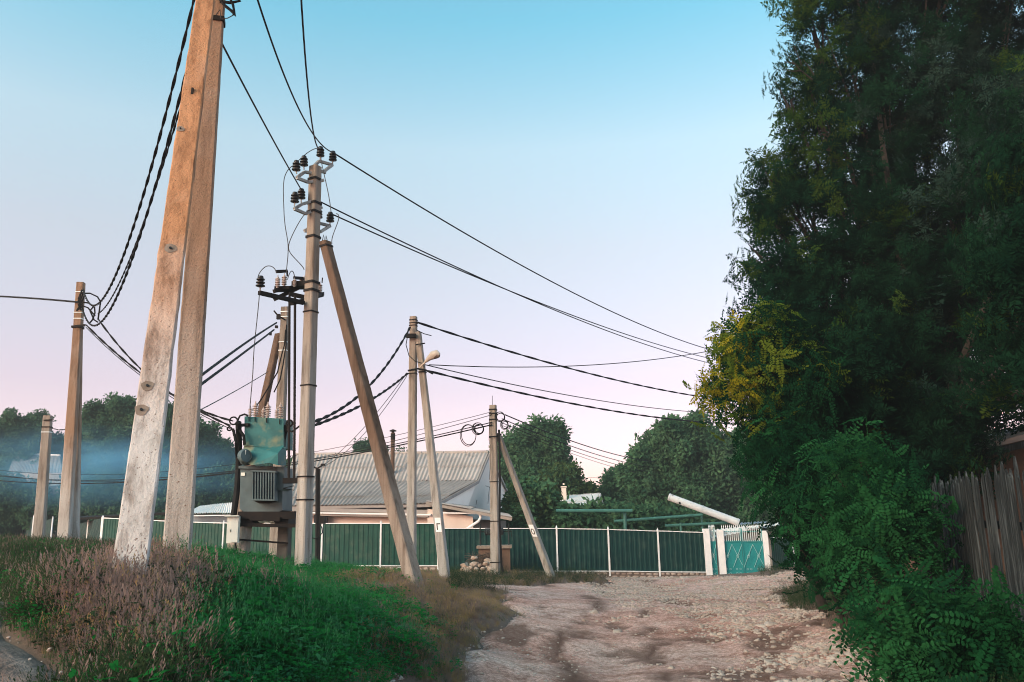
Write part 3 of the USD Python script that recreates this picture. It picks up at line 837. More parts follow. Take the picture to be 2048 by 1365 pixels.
# pole behind the transformer
Y5 = 19.0
p5a = Shaft(P(549, 1134, Y5), P(571, 615, Y5), .24, .17, -10, .2, .15, 8)
p5b = Shaft(P(460, 1118, Y5 + .6), P(558, 668, Y5 + .15), .22, .16, -25, .18, .14, 9)
t = Thing('power_pole', 'grey concrete pole with a stay, partly hidden behind the transformer', 'power pole', p5a.b)
t.part('shaft', p5a.mesh(), MT['pole_far'], smooth=20)
t.part('stay', p5b.mesh(), MT['strut_brown'], smooth=20)
for y in (625, 635, 685, 702):
    t.part('strap', p5a.band(z_of(571, y, Y5), .02, .008), MT['spike_white'])
t.part('hook_arm', join([tube([P(548, 622, Y5 - .3), P(556, 632, Y5 - .3), P(570, 640, Y5 - .1)], .02, 6), box(P(557, 634, Y5 - .3), (.08, .08, .12)), box(P(553, 654, Y5 - .3), (.06, .06, .06)), box(P(541, 668, Y5 - .3), (.05, .05, .07))]), MT['steel_dark'])
for pts in ([(571, 660), (569, 690), (562, 715), (555, 745), (540, 770), (522, 800), (505, 822)], [(573, 650), (572, 690), (566, 730), (560, 760), (548, 785)]):
    t.part('down_cable', tube([P(x, y, Y5 - .25) for x, y in pts], .016, 5), MT['cable'])

# street-lamp pole in the middle
Y6 = 25.0
p6a = Shaft(P(822, 1150, Y6), P(827, 634, Y6), .27, .20, -14, .22, .18, 10)
p6b = Shaft(P(890, 1158, Y6 - .3), P(836, 664, Y6 - .05), .29, .17, -20, .22, .15, 11)
t = Thing('power_pole', 'two-legged concrete pole carrying the street lamp, in front of the long grey roof', 'power pole', p6a.b)
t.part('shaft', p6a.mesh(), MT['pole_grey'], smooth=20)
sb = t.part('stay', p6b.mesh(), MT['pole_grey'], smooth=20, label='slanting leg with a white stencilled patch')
for y in (641, 647, 652, 742, 748):
    t.part('clamp', p6a.band(z_of(827, y, Y6), .03, .012), MT['steel_dark'])
t.part('clamp', p6b.band(z_of(846, 746, Y6), .04, .012), MT['steel_dark'], parent=sb)
t.part('connector_box', box(P(822, 672, Y6 - .18), (.30, .12, .12)), MT['steel_dark'])
t.part('wire_bundle', join([tube([P(818, 655, Y6 - .2), P(812, 690, Y6 - .25), P(818, 712, Y6 - .25), P(830, 723, Y6 - .25), P(848, 728, Y6 - .3)], .014, 5), tube([P(832, 660, Y6 - .2), P(848, 668, Y6 - .2), P(863, 672, Y6 - .2)], .014, 5),
                            tube([P(816, 742, Y6 - .25), P(835, 738, Y6 - .3), P(852, 741, Y6 - .3), P(866, 748, Y6 - .3)], .03, 5), tube([P(832, 690, Y6 - .2), P(850, 687, Y6 - .2)], .02, 5)]), MT['cable'])


def patch(shaft, z0, z1, text, thing, parent, du=0.0, w=.9):
    """White painted stencil field on the shaft's face with one dark mark."""
    a, b = shaft.at(shaft.s_at_z(z0)), shaft.at(shaft.s_at_z(z1))
    c = (a[0] + b[0]) / 2 - shaft.v * (a[2] / 2 + .004) + shaft.u * du
    ax = unit(shaft.t - shaft.b)
    n = unit(np.cross(shaft.u, ax))
    if n @ shaft.v > 0:
        n = -n
    hw, hh = a[1] * w / 2, np.linalg.norm(b[0] - a[0]) / 2
    q = [c - shaft.u * hw - ax * hh, c + shaft.u * hw - ax * hh, c + shaft.u * hw + ax * hh, c - shaft.u * hw + ax * hh]
    p = thing.part('stencil', (np.array(q + [x - n * .02 for x in q]), BOXF), MT['white_paint'], parent=parent)
    if text:
        m = meshkit.text_mesh(text, hh * .9, .003, True)
        v = np.array(m.vertices); v[:, :2] -= v[:, :2].mean(0)
        v[:, 1] -= hh * .15
        thing.part('stencil_mark', (c + n * .003 + np.outer(v[:, 0], shaft.u) + np.outer(v[:, 1], ax) + np.outer(v[:, 2], n), np.array(m.faces)), MT['concrete_dark'], parent=parent)


patch(p6b, z_of(885, 1064, Y6), z_of(882, 1036, Y6), '\u0413', t, sb, .02, .7)

# street lamp
t = Thing('street_lamp', 'small street lamp with a drooping oval head on the two-legged pole', 'street lamp', P(846, 728, Y6 - .35))
t.part('arm', tube([P(838, 738, Y6 - .25), P(846, 729, Y6 - .4), P(856, 720, Y6 - .5)], .028, 8), MT['lamp_head'])
hd = [P(850, 725, Y6 - .45), P(858, 717, Y6 - .5), P(866, 711, Y6 - .55), P(874, 708, Y6 - .6), P(879, 710, Y6 - .62)]
t.part('lamp_head', tube(hd, [.035, .08, .13, .12, .05], 10), MT['lamp_head'], smooth=40)
t.part('lamp_glass', tube([h + A(0, 0, -.05) for h in hd[2:]], [.08, .10, .04], 8), MT['strut_brown'], smooth=40)

# pole by the well
Y7 = 29.0
p7a = Shaft(P(991, 1156, Y7), P(986, 811, Y7), .30, .225, -14, .24, .2, 12)
p7b = Shaft(P(1101, 1150, Y7 + .3), P(996, 868, Y7 + .1), .27, .17, -38, .22, .15, 13)
t = Thing('power_pole', 'pale concrete pole beside the well, hung with coiled cable, with a slanting stay', 'power pole', p7a.b)
t.part('shaft', p7a.mesh(), MT['pole_far'], smooth=20)
sb = t.part('stay', p7b.mesh(), MT['pole_far'], smooth=20, label='slanting stay with a white stencilled patch')
patch(p7b, z_of(1076, 1074, Y7), z_of(1067, 1050, Y7), '0', t, sb, .02, .8)
for y in (820, 828, 840, 874, 964, 1043, 1125):
    t.part('clamp', p7a.band(z_of(988, y, Y7), .05 if y < 850 else .03, .014), MT['steel_dark'])
t.part('pin', tube([P(985, 812, Y7), P(985, 792, Y7)], .01, 5), MT['steel_dark'])
t.part('down_cable', tube([P(998, 860, Y7 - .15), P(1000, 960, Y7 - .17), P(999, 1040, Y7 - .17), P(1003, 1130, Y7 - .17), P(1006, 1145, Y7 - .2)], .035, 6), MT['cable'])
t.part('thin_cable', tube([P(979, 830, Y7 - .15), P(978, 880, Y7 - .15), P(982, 900, Y7 - .15), P(979, 960, Y7 - .15)], .009, 5), MT['cable'])
t.part('hanger', join([bar(P(994, 868, Y7 - .1), P(1003, 870, Y7 - .1), .06, .05), tube([P(978, 876, Y7 - .15), P(992, 873, Y7 - .16), P(1001, 870, Y7 - .1)], .012, 5)]), MT['steel_dark'])
for (px, py, r, sq, k), lab in zip([(938, 871, .28, 1.35, 2), (957, 858, .20, 1.05, 4), (1001, 834, .17, 1.0, 3), (1010, 850, .13, 1.25, 3)],
                                 ('large oval coil of black cable hanging on the wires beside the well pole', 'dense round coil of black cable hanging against the well pole', 'tangled coil of black cable at the top of the well pole', 'small oval coil of black cable on the garden side of the well pole')):
    c = P(px, py, Y7 - .25)
    tt = Thing('cable_coil', lab, 'cable coil', c)
    for q in range(k):
        tt.part('turn', ring(c + A(.02 * q - .03, .01 * q, .02 * math.sin(q * 2)), r * (1 - .07 * q), .014, (0.25, -1, 0.1 * q), 20, 5, sq), MT['cable'])

# thin dark steel mast in front of the fence
Y8 = 31.0
c0 = P(634, 1140, Y8); c1 = P(634, 936, Y8)
t = Thing('service_mast', 'thin black steel mast with two splayed wire arms before the green fence', 'mast', c0)
t.part('tube', join([tube([c0 - A(0, 0, .3), c1], .06, 8), tube([P(638, 1136, Y8), P(639, 938, Y8)], .035, 6)]), MT['steel_dark'])
t.part('arm', join([bar(P(620, 930, Y8), P(634, 938, Y8), .05, .05), bar(P(634, 938, Y8), P(648, 929, Y8), .06, .05), box(P(646, 930, Y8), (.16, .08, .08))]), MT['steel_dark'])
t.part('meter_box', box(P(645, 1041, Y8 + .05), (.20, .2, .26)), MT['steel_dark'])
t.part('cable_loop', tube([P(640, 1050, Y8 - .1), P(644, 1056, Y8 - .1), P(645, 1066, Y8 - .1), P(640, 1071, Y8 - .1), P(630, 1078, Y8 - .1), P(618, 1074, Y8 - .1)], .02, 6), MT['cable'])

# ---------------------------------------------------------------- transformer
YT = 16.6
SC = 1 / FOC * YT * .985


def tq(px, py, dy=0.0):
    return P(px, py, YT + dy)


def prism(front, depth, inset=0.0, skew=(.0, .0)):
    """Closed body: a polygon of the front plane (clockwise points) pushed back by depth."""
    f = np.array(front); b = f + A(skew[0], depth, skew[1])
    n = len(f)
    v = np.vstack([f, b])
    tri = [[0, k, k + 1] for k in range(1, n - 1)] + [[n, n + k + 1, n + k] for k in range(1, n - 1)]
    for k in range(n):
        k1 = (k + 1) % n
        tri += [[k, n + k, n + k1], [k, n + k1, k1]]
    return v, np.array(tri)


t = Thing('transformer', 'weathered transformer, teal cover above a grey tank with cooling fins, between two poles', 'transformer', tq(520, 1030))
tank = t.part('tank', join([prism([tq(481, 932), tq(566, 934), tq(564, 1021), tq(552, 1026), tq(490, 1025), tq(479, 1018)], .75), bar(tq(478, 935, -.02), tq(570, 937, -.02), .06, .05), bar(tq(478, 935, .77), tq(570, 937, .77), .06, .05)]), MT['tank_grey'])
t.part('side_tank', prism([tq(555, 934, -.1), tq(569, 935, -.1), tq(567, 978, -.1), tq(561, 982, -.1), tq(553, 979, -.1)], .5), MT['tank_grey'])
t.part('upper_cover', prism([tq(489, 833), tq(567, 838), tq(567, 896), tq(489, 893)], .72), MT['teal_paint'])
a, b, c, d = tq(489, 893), tq(567, 896), tq(567, 896, .72), tq(489, 893, .72)
hood_front = [tq(492, 892, -.02), tq(568, 895, -.02), tq(571, 896, -.05), tq(557, 908, -.35), tq(557, 926, -.35), tq(540, 925, -.35), tq(500, 930, -.35), tq(486, 918, -.3), tq(484, 905, -.2)]
v = np.array([tq(489, 890, 0), tq(568, 892, 0), tq(572, 897, .1), tq(572, 931, .1), tq(556, 931, -.32), tq(538, 926, -.34), tq(503, 931, -.34), tq(486, 920, -.2), tq(513, 896, -.05), tq(556, 907, -.3), tq(486, 903, -.05),
              tq(489, 890, .7), tq(572, 897, .75), tq(572, 931, .75), tq(486, 920, .7)])
f = np.array([[0, 8, 1], [1, 8, 9], [1, 9, 2], [2, 9, 4], [2, 4, 3], [9, 8, 6], [9, 6, 5], [9, 5, 4], [8, 10, 7], [8, 7, 6], [0, 10, 8], [0, 1, 11], [1, 12, 11], [1, 2, 12], [2, 3, 13], [2, 13, 12], [3, 4, 13], [4, 5, 13], [5, 6, 14], [5, 14, 13], [6, 7, 14], [10, 14, 7], [0, 11, 14], [0, 14, 10], [11, 12, 13], [11, 13, 14]])
t.part('hood', (v, f), MT['teal_paint'])
t.part('hood_rim', join([bar(tq(487, 891, -.03), tq(570, 896, -.03), .03, .025)]), MT['teal_paint'])
rad = t.part('radiator', join([bar(tq(506, 943, -.16), tq(555, 945, -.16), .30, .03), bar(tq(506, 1000, -.16), tq(553, 1001, -.16), .30, .03)]), MT['tank_grey'])
for k in range(9):
    x = 509.5 + k * 5.3
    t.part('fin', bar(tq(x, 944, -.16), tq(x - .4, 1000, -.16), .022, .27, up=(0, 1, 0)), MT['tank_grey'], parent=rad)
t.part('radiator_back', prism([tq(507, 944, -.02), tq(555, 946, -.02), tq(553, 1003, -.02), tq(540, 1007, -.02), tq(518, 1007, -.02), tq(507, 1002, -.02)], .05), MT['steel_dark'], parent=rad)
cx = tq(489, 912, -.35)
t.part('conservator', tube([cx + A(.03, -.02, 0), cx + A(.0, .0, 0), cx + A(-.14, .55, -.02), cx + A(-.145, .57, -.02)], [.115, .135, .135, .11], 18), MT['tank_grey'], smooth=40)
t.part('conservator_rib', bar(cx + A(.03, -.03, .02), cx + A(.03, -.03, .11), .012, .012), MT['box_white'])
t.part('name_plate', box(tq(486, 949, -.01), (.08, .012, .065)), MT['box_white'])
for k, (x, y, dy) in enumerate([(500, 834, .1), (526, 836, .1), (553, 837, .1)]):
    t.part('bushing', insulator(tq(x, y, dy), .62, white=True), MT['insulator_white'], smooth=40)
for k, (x, y, dy) in enumerate([(510, 834, .4), (535, 836, .4), (560, 837, .4)]):
    t.part('tall_bushing', insulator(tq(x, y, dy), .92, white=True), MT['insulator_white'], smooth=40)
for x, y in ((498, 835), (510, 836), (533, 838), (559, 841)):
    t.part('bolt', bar(tq(x, y - 2, -.02), tq(x, y + 8, -.02), .012, .02), MT['steel_dark'])
t.part('side_clamp', join([bar(tq(481, 851, .1), tq(498, 850, -.05), .06, .06), bar(tq(565, 854, .1), tq(577, 856, .1), .08, .06), box(tq(573, 857, .1), (.10, .1, .14))]), MT['steel_dark'])
for (px, py, r, sq) in [(467, 842, .075, 1), (459, 858, .042, .8)]:
    t.part('cable_loop', ring(tq(px, py, -.1), r, .016, (.1, -1, 0), 18, 6, sq), MT['cable'])
t.part('cable_loop', tube([tq(475, 858, -.1), tq(475, 842, -.1), tq(480, 832, -.1), tq(489, 829, -.1), tq(496, 832, -.1)], .02, 6), MT['cable'])
t.part('cable_loop', ring(tq(579, 847, 0), .06, .022, (.2, -1, 0), 16, 6), MT['cable'])
t.part('cable_run', tube([tq(466, 858, -.1), tq(472, 885, -.12), tq(474, 920, .3), tq(472, 975, .3), tq(466, 1030, .1)], .028, 7), MT['cable'])
t.part('cable_run', tube([tq(477, 845, -.1), tq(478, 890, .2), tq(477, 940, .3), tq(473, 990, .2), tq(467, 1032, .1)], .06, 8), MT['cable'])
t.part('cable_run', tube([tq(480, 861, -.1), tq(487, 872, -.1), tq(489, 890, -.1)], .03, 7), MT['cable'])
t.part('cable_run', tube([tq(573, 862, .1), tq(569, 880, .1), tq(568, 895, .1)], .025, 7), MT['cable'])
t.part('cable_run', tube([tq(575, 860, 0), tq(584, 864, -.2), tq(592, 858, -.3), tq(600, 852, -.3)], .018, 6), MT['cable'])

t = Thing('transformer_stand', 'dark steel platform on short concrete posts under the transformer', 'platform', tq(520, 1125))
t.part('platform', join([bar(tq(478, 1031, -.1), tq(592, 1031, -.1), .16, .14), bar(tq(478, 1031, .75), tq(590, 1031, .75), .16, .14), bar(tq(480, 1050, -.15), tq(598, 1052, -.15), .07, .07), bar(tq(480, 1036, -.1), tq(484, 1036, .8), .12, .1), bar(tq(566, 1040, -.1), tq(566, 1040, .8), .20, .18),
                         bar(tq(500, 1037, -.2), tq(560, 1039, -.2), .06, .08), prism([tq(480, 1036, -.12), tq(492, 1036, -.12), tq(508, 1046, -.12), tq(483, 1050, -.12)], .8), prism([tq(546, 1036, -.12), tq(576, 1036, -.12), tq(576, 1051, -.12), tq(550, 1051, -.12)], .8)]), MT['steel_dark'])
t.part('light_beam', bar(tq(502, 1044, .3), tq(547, 1045, .3), .05, .03), MT['box_white'])
pa = Shaft(tq(484, 1126), tq(491, 1050), .24, .20, -20, .2, .18, 31)
t.part('post', pa.mesh(), MT['pole_far'], smooth=20, label='pale short concrete post')
pb = Shaft(tq(566, 1140, .3), tq(570, 1052, .3), .24, .22, -10, .22, .2, 32)
t.part('post', pb.mesh(), MT['concrete_dark'], smooth=20, label='dark short concrete post')  # one even darker tone than the other post
t.part('cross_rail', bar(tq(470, 1079, -.2), tq(576, 1087, .15), .035, .035), MT['steel_dark'])
bx = tq(467, 1060, -.25)
t = Thing('switch_box', 'pale metal switch box fixed to the front post under the transformer', 'switch box', bx)
t.part('housing', box(bx, (.235, .16, .50), .25), MT['box_white'])
t.part('lid', box(bx + A(-.02, -.07, .262), (.26, .2, .022), .25), MT['box_white'])
t.part('door', box(bx + A(.045, -.088, 0), (.135, .012, .46), .25), MT['box_white'])
t.part('handle', box(bx + A(-.02, -.105, -.02), (.012, .02, .05), .25), MT['steel_dark'])
t.part('bracket', join([bar(tq(469, 1079, -.2), tq(475, 1108, -.1), .02, .02)]), MT['steel_dark'])

# ---------------------------------------------------------------- fences
def stone_footing(th, a, b, h0, h1, seed, dpt=.30):
    """Rubble footing between ground points a and b: mortar core, separate stones on its face."""
    r = np.random.default_rng(seed)
    d = b - a; L = np.linalg.norm(d[:2]); e = unit(d * A(1, 1, 0)); n = A(e[1], -e[0], 0)
    if n[1] > 0:
        n = -n
    za0, za1, zb0, zb1 = h0[0], h0[1], h1[0], h1[1]
    q = lambda s, z, o: A(*(a + d * s)[:2], z) + n * o
    lo = lambda s: za0 + (zb0 - za0) * s
    hi = lambda s: za1 + (zb1 - za1) * s
    core = th.part('footing', (np.array([q(0, lo(0) - .3, 0), q(1, lo(1) - .3, 0), q(1, lo(1) - .3, -dpt), q(0, lo(0) - .3, -dpt), q(0, hi(0), 0), q(1, hi(1), 0), q(1, hi(1), -dpt), q(0, hi(0), -dpt)]), BOXF), MT['mortar'])
    H0 = za1 - za0
    rows = max(1, int(round(H0 / .14)))
    for row in range(rows):
        x = r.uniform(0, .12)
        while x < L - .1:
            w = r.uniform(.13, .30); h = H0 / rows * r.uniform(.72, .95)
            s = min((x + w / 2) / L, 1); zc = lo(s) + (hi(s) - lo(s)) * (row + .5) / rows + r.normal(0, .008)
            m = 8
            an = np.arange(m) / m * 2 * np.pi + r.uniform(0, 1)
            rx, rz = w / 2 * r.uniform(.75, 1.0, m), h / 2 * r.uniform(.75, 1.05, m)
            se = np.sign(np.cos(an)) * np.abs(np.cos(an)) ** .6; si = np.sign(np.sin(an)) * np.abs(np.sin(an)) ** .6
            c = q(s, zc, 0)
            out = r.uniform(.02, .045)
            rim = [c + e * rx[k] * se[k] + A(0, 0, rz[k] * si[k]) + n * -.01 for k in range(m)]
            rim2 = [c + e * rx[k] * se[k] * .8 + A(0, 0, rz[k] * si[k] * .8) + n * (out + r.normal(0, .004)) for k in range(m)]
            v = np.array(rim + rim2 + [c + n * (out + .006)])
            f = []
            for k in range(m):
                k1 = (k + 1) % m
                f += [[k, k1, k1 + m], [k, k1 + m, k + m], [k + m, k1 + m, 2 * m]]
            th.part('stone', (v, np.array(f)), MT['stone'], parent=core)
            x += w + r.uniform(.015, .04)


def fence_run(name, label, nodes, ribs, mat, posts=True, foot=None, posttop=.04, post_w=.06, rails=True, cat='fence', group=None, skip_posts=()):
    """nodes: (px, panel top y, panel bottom y, Y). Panels, posts and rails, each its own part."""
    T = [P(px, a, Yn) for px, a, b, Yn in nodes]
    B = [P(px, b, Yn) for px, a, b, Yn in nodes]
    for k in range(len(B)):
        B[k] = A(T[k][0], T[k][1], B[k][2])
    th = Thing(name, label, cat, B[0], group)
    for k in range(len(nodes) - 1):
        e = unit((T[k + 1] - T[k]) * A(1, 1, 0)); n = A(e[1], -e[0], 0)
        if n @ (EYE - T[k]) < 0:
            n = -n
        g = e * .035
        nr = max(4, int(round(np.linalg.norm(T[k + 1] - T[k]) / ribs)))
        th.part('panel', wavy(B[k] + g, B[k + 1] - g, T[k + 1] - g, T[k] + g, nr, .022, .004, trap=True), mat)
        if rails:
            th.part('top_rail', bar(T[k] + g + n * .01 + A(0, 0, .012), T[k + 1] - g + n * .01 + A(0, 0, .012), .07, .035), MT['white_paint'])
            th.part('bottom_rail', bar(B[k] + g + n * .01 - A(0, 0, .014), B[k + 1] - g + n * .01 - A(0, 0, .014), .07, .035), MT['white_paint'])
    for k in range(len(nodes)):
        if posts and k not in skip_posts:
            th.part('post', join([box(lerp(T[k], B[k], .5) + A(0, -.02, posttop / 2 - .1), (post_w, .06, T[k][2] - B[k][2] + posttop + .2)), lathe([(.042, 0), (.03, .03), (.008, .09), (0, .1)], T[k] + A(0, -.02, posttop), n=6)]), MT['white_paint'])
    if foot:
        for k in range(len(nodes) - 1):
            if foot[k]:
                stone_footing(th, B[k] - A(0, .02, 0), B[k + 1] - A(0, .02, 0), (P(nodes[k][0], foot[k][0], nodes[k][3])[2], B[k][2] - .035), (P(nodes[k + 1][0], foot[k][1], nodes[k + 1][3])[2], B[k + 1][2] - .035), 50 + k + len(nodes))
    return th


fence_run('metal_fence', 'dark green ribbed metal fence with white posts, running before the long grey-roofed house',
          [(207, 1037, 1098, 40), (290, 1041, 1106, 38.6), (370, 1045, 1110, 37.6), (448, 1047, 1114, 36.5), (546, 1047, 1124, 35), (645, 1048, 1131, 33.6), (762, 1048, 1131, 33.3), (876, 1048, 1131, 33.2)], .20, MT['fence_green'],
          foot=[None, None, None, None, (1136, 1143), (1143, 1144), (1144, 1146)])
fence_run('metal_fence', 'dark teal ribbed metal fence with white posts and stone footing next to the teal gate',
          [(880, 1058, 1143, 33.0), (1000, 1058, 1143, 33.2), (1113, 1058, 1142, 33.5), (1216, 1060, 1142, 33.8), (1315, 1063, 1143, 34.1), (1408, 1066, 1144, 34.4)], .21, MT['fence_teal'],
          foot=[None, (1150, 1154), (1156, 1157), (1157, 1158), (1158, 1158)], skip_posts=(1, 5))
fence_run('metal_fence', 'dark green ribbed fence beyond the gate, half hidden by the overhanging tree',
          [(1540, 1076, 1146, 35), (1584, 1078, 1146, 36), (1640, 1078, 1146, 36.5), (1700, 1078, 1146, 37), (1760, 1078, 1146, 37.5)], .14, MT['fence_green'], foot=[(1159, 1159), (1159, 1159), None, None], skip_posts=(0,))
for nodes, lab in (([(205, 1037, 1098, 40.1), (177, 1043, 1094, 44), (154, 1050, 1090, 47)], 'first dark receding fence section climbing away from the white corner post'),
                   ([(106, 1037, 1082, 51), (86, 1043, 1080, 55)], 'middle stretch of the dark receding fence, between the bank poles'),
                   ([(68, 1034, 1078, 58), (48, 1041, 1078, 62), (20, 1046, 1078, 66)], 'last and farthest stretch of the dark receding fence on the bank')):
    fence_run('metal_fence', lab, nodes, .25, MT['fence_teal'], rails=False, group=None)

# ---------------------------------------------------------------- gate
YG = 34.4
def gq(px, py, dy=0.0):
    return P(px, py, YG + dy)


def slanted(px0, py0, px1, py1, w, d):
    p, q = gq(px0, py0), gq(px1, py1)
    p = A(q[0] + (p[0] - q[0]) * .35, p[1], p[2])
    return bar(q - A(0, 0, .25), p, w, d, up=(0, 1, 0))


t = Thing('gate', 'bright teal metal gate and wicket between white pillars, topped with white spikes', 'gate', gq(1480, 1158))
for k, (a, b, c, d, w) in enumerate([(1409, 1058, 1419, 1156, .24), (1437, 1060, 1447, 1157, .24), (1527, 1062, 1537, 1158, .20)]):
    pp = t.part('pillar', slanted(a, b, c, d, w, w), MT['white_paint'])
for (x0, x1, n, nm) in ((1420, 1433, 5, 'wicket_leaf'), (1445, 1485, 10, 'gate_leaf'), (1486, 1527, 10, 'gate_leaf')):
    a, b, c, d = gq(x0, 1083), gq(x1, 1084), gq(x1 + 1, 1155), gq(x0 + 1, 1155)
    mid = (a + b + c + d) / 4
    w = b[0] - a[0]; h = a[2] - d[2]
    leaf = t.part(nm, join([box(mid, (w, .03, h)), box(mid + A(-w / 2 + .02, -.02, 0), (.04, .03, h)), box(mid + A(w / 2 - .02, -.02, 0), (.04, .03, h)), box(mid + A(0, -.02, h / 2 - .02), (w - .08, .03, .04)), box(mid + A(0, -.02, -h / 2 + .02), (w - .08, .03, .04))]), MT['gate_teal'])
    zt = a[2]
    hb = gq(x0, 1057)[2] - zt
    t.part('rail', join([box(A(mid[0], YG, zt + hb * .75), (w, .03, .03)), box(A(mid[0], YG, zt + hb * .02), (w, .04, .03)), box(A(mid[0] - w / 2 + .03, YG, zt + hb / 2), (.05, .04, hb)), box(A(mid[0] + w / 2 - .03, YG, zt + hb / 2), (.05, .04, hb))]), MT['gate_teal'], parent=leaf)
    for k in range(n):
        x = mid[0] - w / 2 + w * (k + .5) / n
        t.part('spike', join([box((x, YG - .01, zt + hb * .55), (.022, .022, hb * 1.1)), lathe([(.022, 0), (.02, .02), (0, .10)], (x, YG - .01, zt + hb * 1.1), n=5)]), MT['spike_white'], parent=leaf)
    # ornament: diamonds of thin bars, curls at their crossings
    cols = max(1, int(round(w / .42)))
    cw = w / cols
    for k in range(cols):
        x = mid[0] - w / 2 + cw * (k + .5)
        z0_, z1_, z2_ = mid[2] - h * .22, mid[2] + h * .10, mid[2] + h * .42
        yy = YG - .03
        t.part('ornament', join([bar((x - cw / 2, yy, z0_), (x, yy, z1_), .012, .014), bar((x, yy - .004, z1_), (x + cw / 2, yy - .004, z2_), .012, .014)] + ([bar((x, yy, z1_), (x + cw / 2, yy, z0_), .009, .012), bar((x - cw / 2, yy - .004, z2_), (x, yy - .004, z1_), .009, .012)] if k == cols - 1 else [])
                                + [ring((x, yy, z1_ - .02), .05, .006, (0, -1, 0), 10, 4), ring((x + .04, yy, z1_ + .05), .03, .006, (0, -1, 0), 9, 4)]), MT['gate_light'], parent=leaf)
        z3 = mid[2] - h * .40
        t.part('ornament', join([ring((x - .07, yy, z3), .045, .006, (0, -1, 0), 9, 4), ring((x + .07, yy, z3), .045, .006, (0, -1, 0), 9, 4), bar((x - .04, yy, z3), (x + .04, yy, z3), .01, .012), ring((x - .06, yy, z3 + h * .13), .035, .006, (0, -1, 0), 9, 4), ring((x + .08, yy, z3 + h * .13), .035, .006, (0, -1, 0), 9, 4)]), MT['gate_light'], parent=leaf)
# yard behind the gate: low white roof and its wall
t = Thing('garage', 'low whitish outbuilding with a tilted sheet roof seen through the gate spikes', 'garage', P(1480, 1157, 41))
b0, b1 = P(1425, 1066, 42), P(1545, 1066, 42)
t.part('wall', box(((b0[0] + b1[0]) / 2, 43.5, (b0[2] - .6) / 2), (b1[0] - b0[0], 3, b0[2] + .6)), MT['plaster_grey_shade'])
t.part('roof', wavy(P(1418, 1077, 41), P(1560, 1050, 41), P(1562, 1046, 46), P(1425, 1060, 46), 16, .025), MT['gable'])
t.part('canopy', wavy(P(1478, 1050, 40), P(1530, 1046, 40), P(1535, 1043, 43), P(1482, 1046, 43), 8, .025), MT['shed_blue'])

# ---------------------------------------------------------------- long grey-roofed house
RR, BR, ER = P(977, 906, 40.6), P(954, 962, 37.9), P(872, 1008, 35.0)
RL, BL, EL = P(588, 911, 42.2), P(572, 965, 39.4), P(560, 1013, 36.6)
t = Thing('house', 'long low house under a grey corrugated roof, pale gable, behind the green fence', 'house', P(760, 1140, 37))


def roof_sheets(th, e0, e1, r1, r0, cols, rows, mat, waves=6, lift=.016, gap=.0, seed=1, parent=None):
    """Sheets of a corrugated roof; e0-e1 eave, r0-r1 ridge; upper rows overlap the lower ones."""
    r = np.random.default_rng(seed)
    n = unit(np.cross(e1 - e0, r0 - e0)); n = n if n[2] > 0 else -n
    q = lambda s, u: lerp(lerp(e0, e1, s), lerp(r0, r1, s), u)
    for j in range(rows):
        for i in range(cols):
            s0, s1, u0, u1 = i / cols, (i + 1) / cols - gap, max(0, j / rows - .02), (j + 1) / rows
            o = n * (lift * 1.0); j0 = r.normal(0, .004)
            lo = n * (lift * (j % 2 + 1) + j0 + (.012 if i % 2 else 0))
            th.part('roof_sheet', wavy(q(s0, u0) + lo + o, q(s1, u0) + lo + o, q(s1, u1) + lo, q(s0, u1) + lo, waves, .026, .007, steps=5), mat, parent=parent)


rf = t.part('roof', join([(np.array([BL, BR, RR, RL] + [x - A(0, 0, .1) for x in (BL, BR, RR, RL)]) - A(0, 0, .03), BOXF), (np.array([EL, ER, BR, BL] + [x - A(0, 0, .1) for x in (EL, ER, BR, BL)]) - A(0, 0, .03), BOXF)]), MT['roof_dark'])
roof_sheets(t, BL, BR, RR, RL, 10, 2, MT['roof'], 5, parent=rf, seed=1)
roof_sheets(t, EL, ER, BR, BL, 8, 3, MT['roof_dark'], 5, parent=rf, seed=2)
# back slope of the roof and ridge caps
BKR, BKL = P(1015, 986, 46.5), RL + (P(1015, 986, 46.5) - RR)
roof_sheets(t, BKL, BKR, RR, RL, 8, 2, MT['roof'], 5, parent=rf, seed=3)
for k in range(9):
    t.part('ridge_cap', tube([lerp(RL, RR, k / 9 + .002) + A(0, 0, .03), lerp(RL, RR, (k + 1) / 9 - .002) + A(0, 0, .035)], .085, 8), MT['roof'], parent=rf)
# walls
gz0 = -.6
def wallq(pts, th_=.25, n=None):
    return prism(pts, th_)
fl, frr = P(575, 1024, 36.9), P(862, 1027, 35.3)
t.part('wall', (np.array([A(*(fl)[:2], gz0), A(*(frr)[:2], gz0), A(frr[0] + .1, frr[1] + .3, gz0), A(fl[0], fl[1] + .3, gz0), fl, frr, A(frr[0] + .1, frr[1] + .3, frr[2]), A(fl[0], fl[1] + .3, fl[2])]), BOXF), MT['plaster'])
gA, gB, gC, gD = ER + A(.15, .1, -.06), BR + A(0, 0, -.05), RR + A(0, .0, -.05), BKR + A(0, 0, -.05)
gp = np.array([A(gA[0], gA[1], gz0), gA, gB, gC, gD, A(gD[0], gD[1], gz0)])
inn = A(-.25, .05, 0)
v = np.vstack([gp, gp + inn])
f = [[0, k + 1, k] for k in range(1, 5)] + [[6, 6 + k, 6 + k + 1] for k in range(1, 5)]
for k in range(6):
    k1 = (k + 1) % 6
    f += [[k, k1, k1 + 6], [k, k1 + 6, k + 6]]
t.part('gable_wall', (v, np.array(f)), MT['gable'])
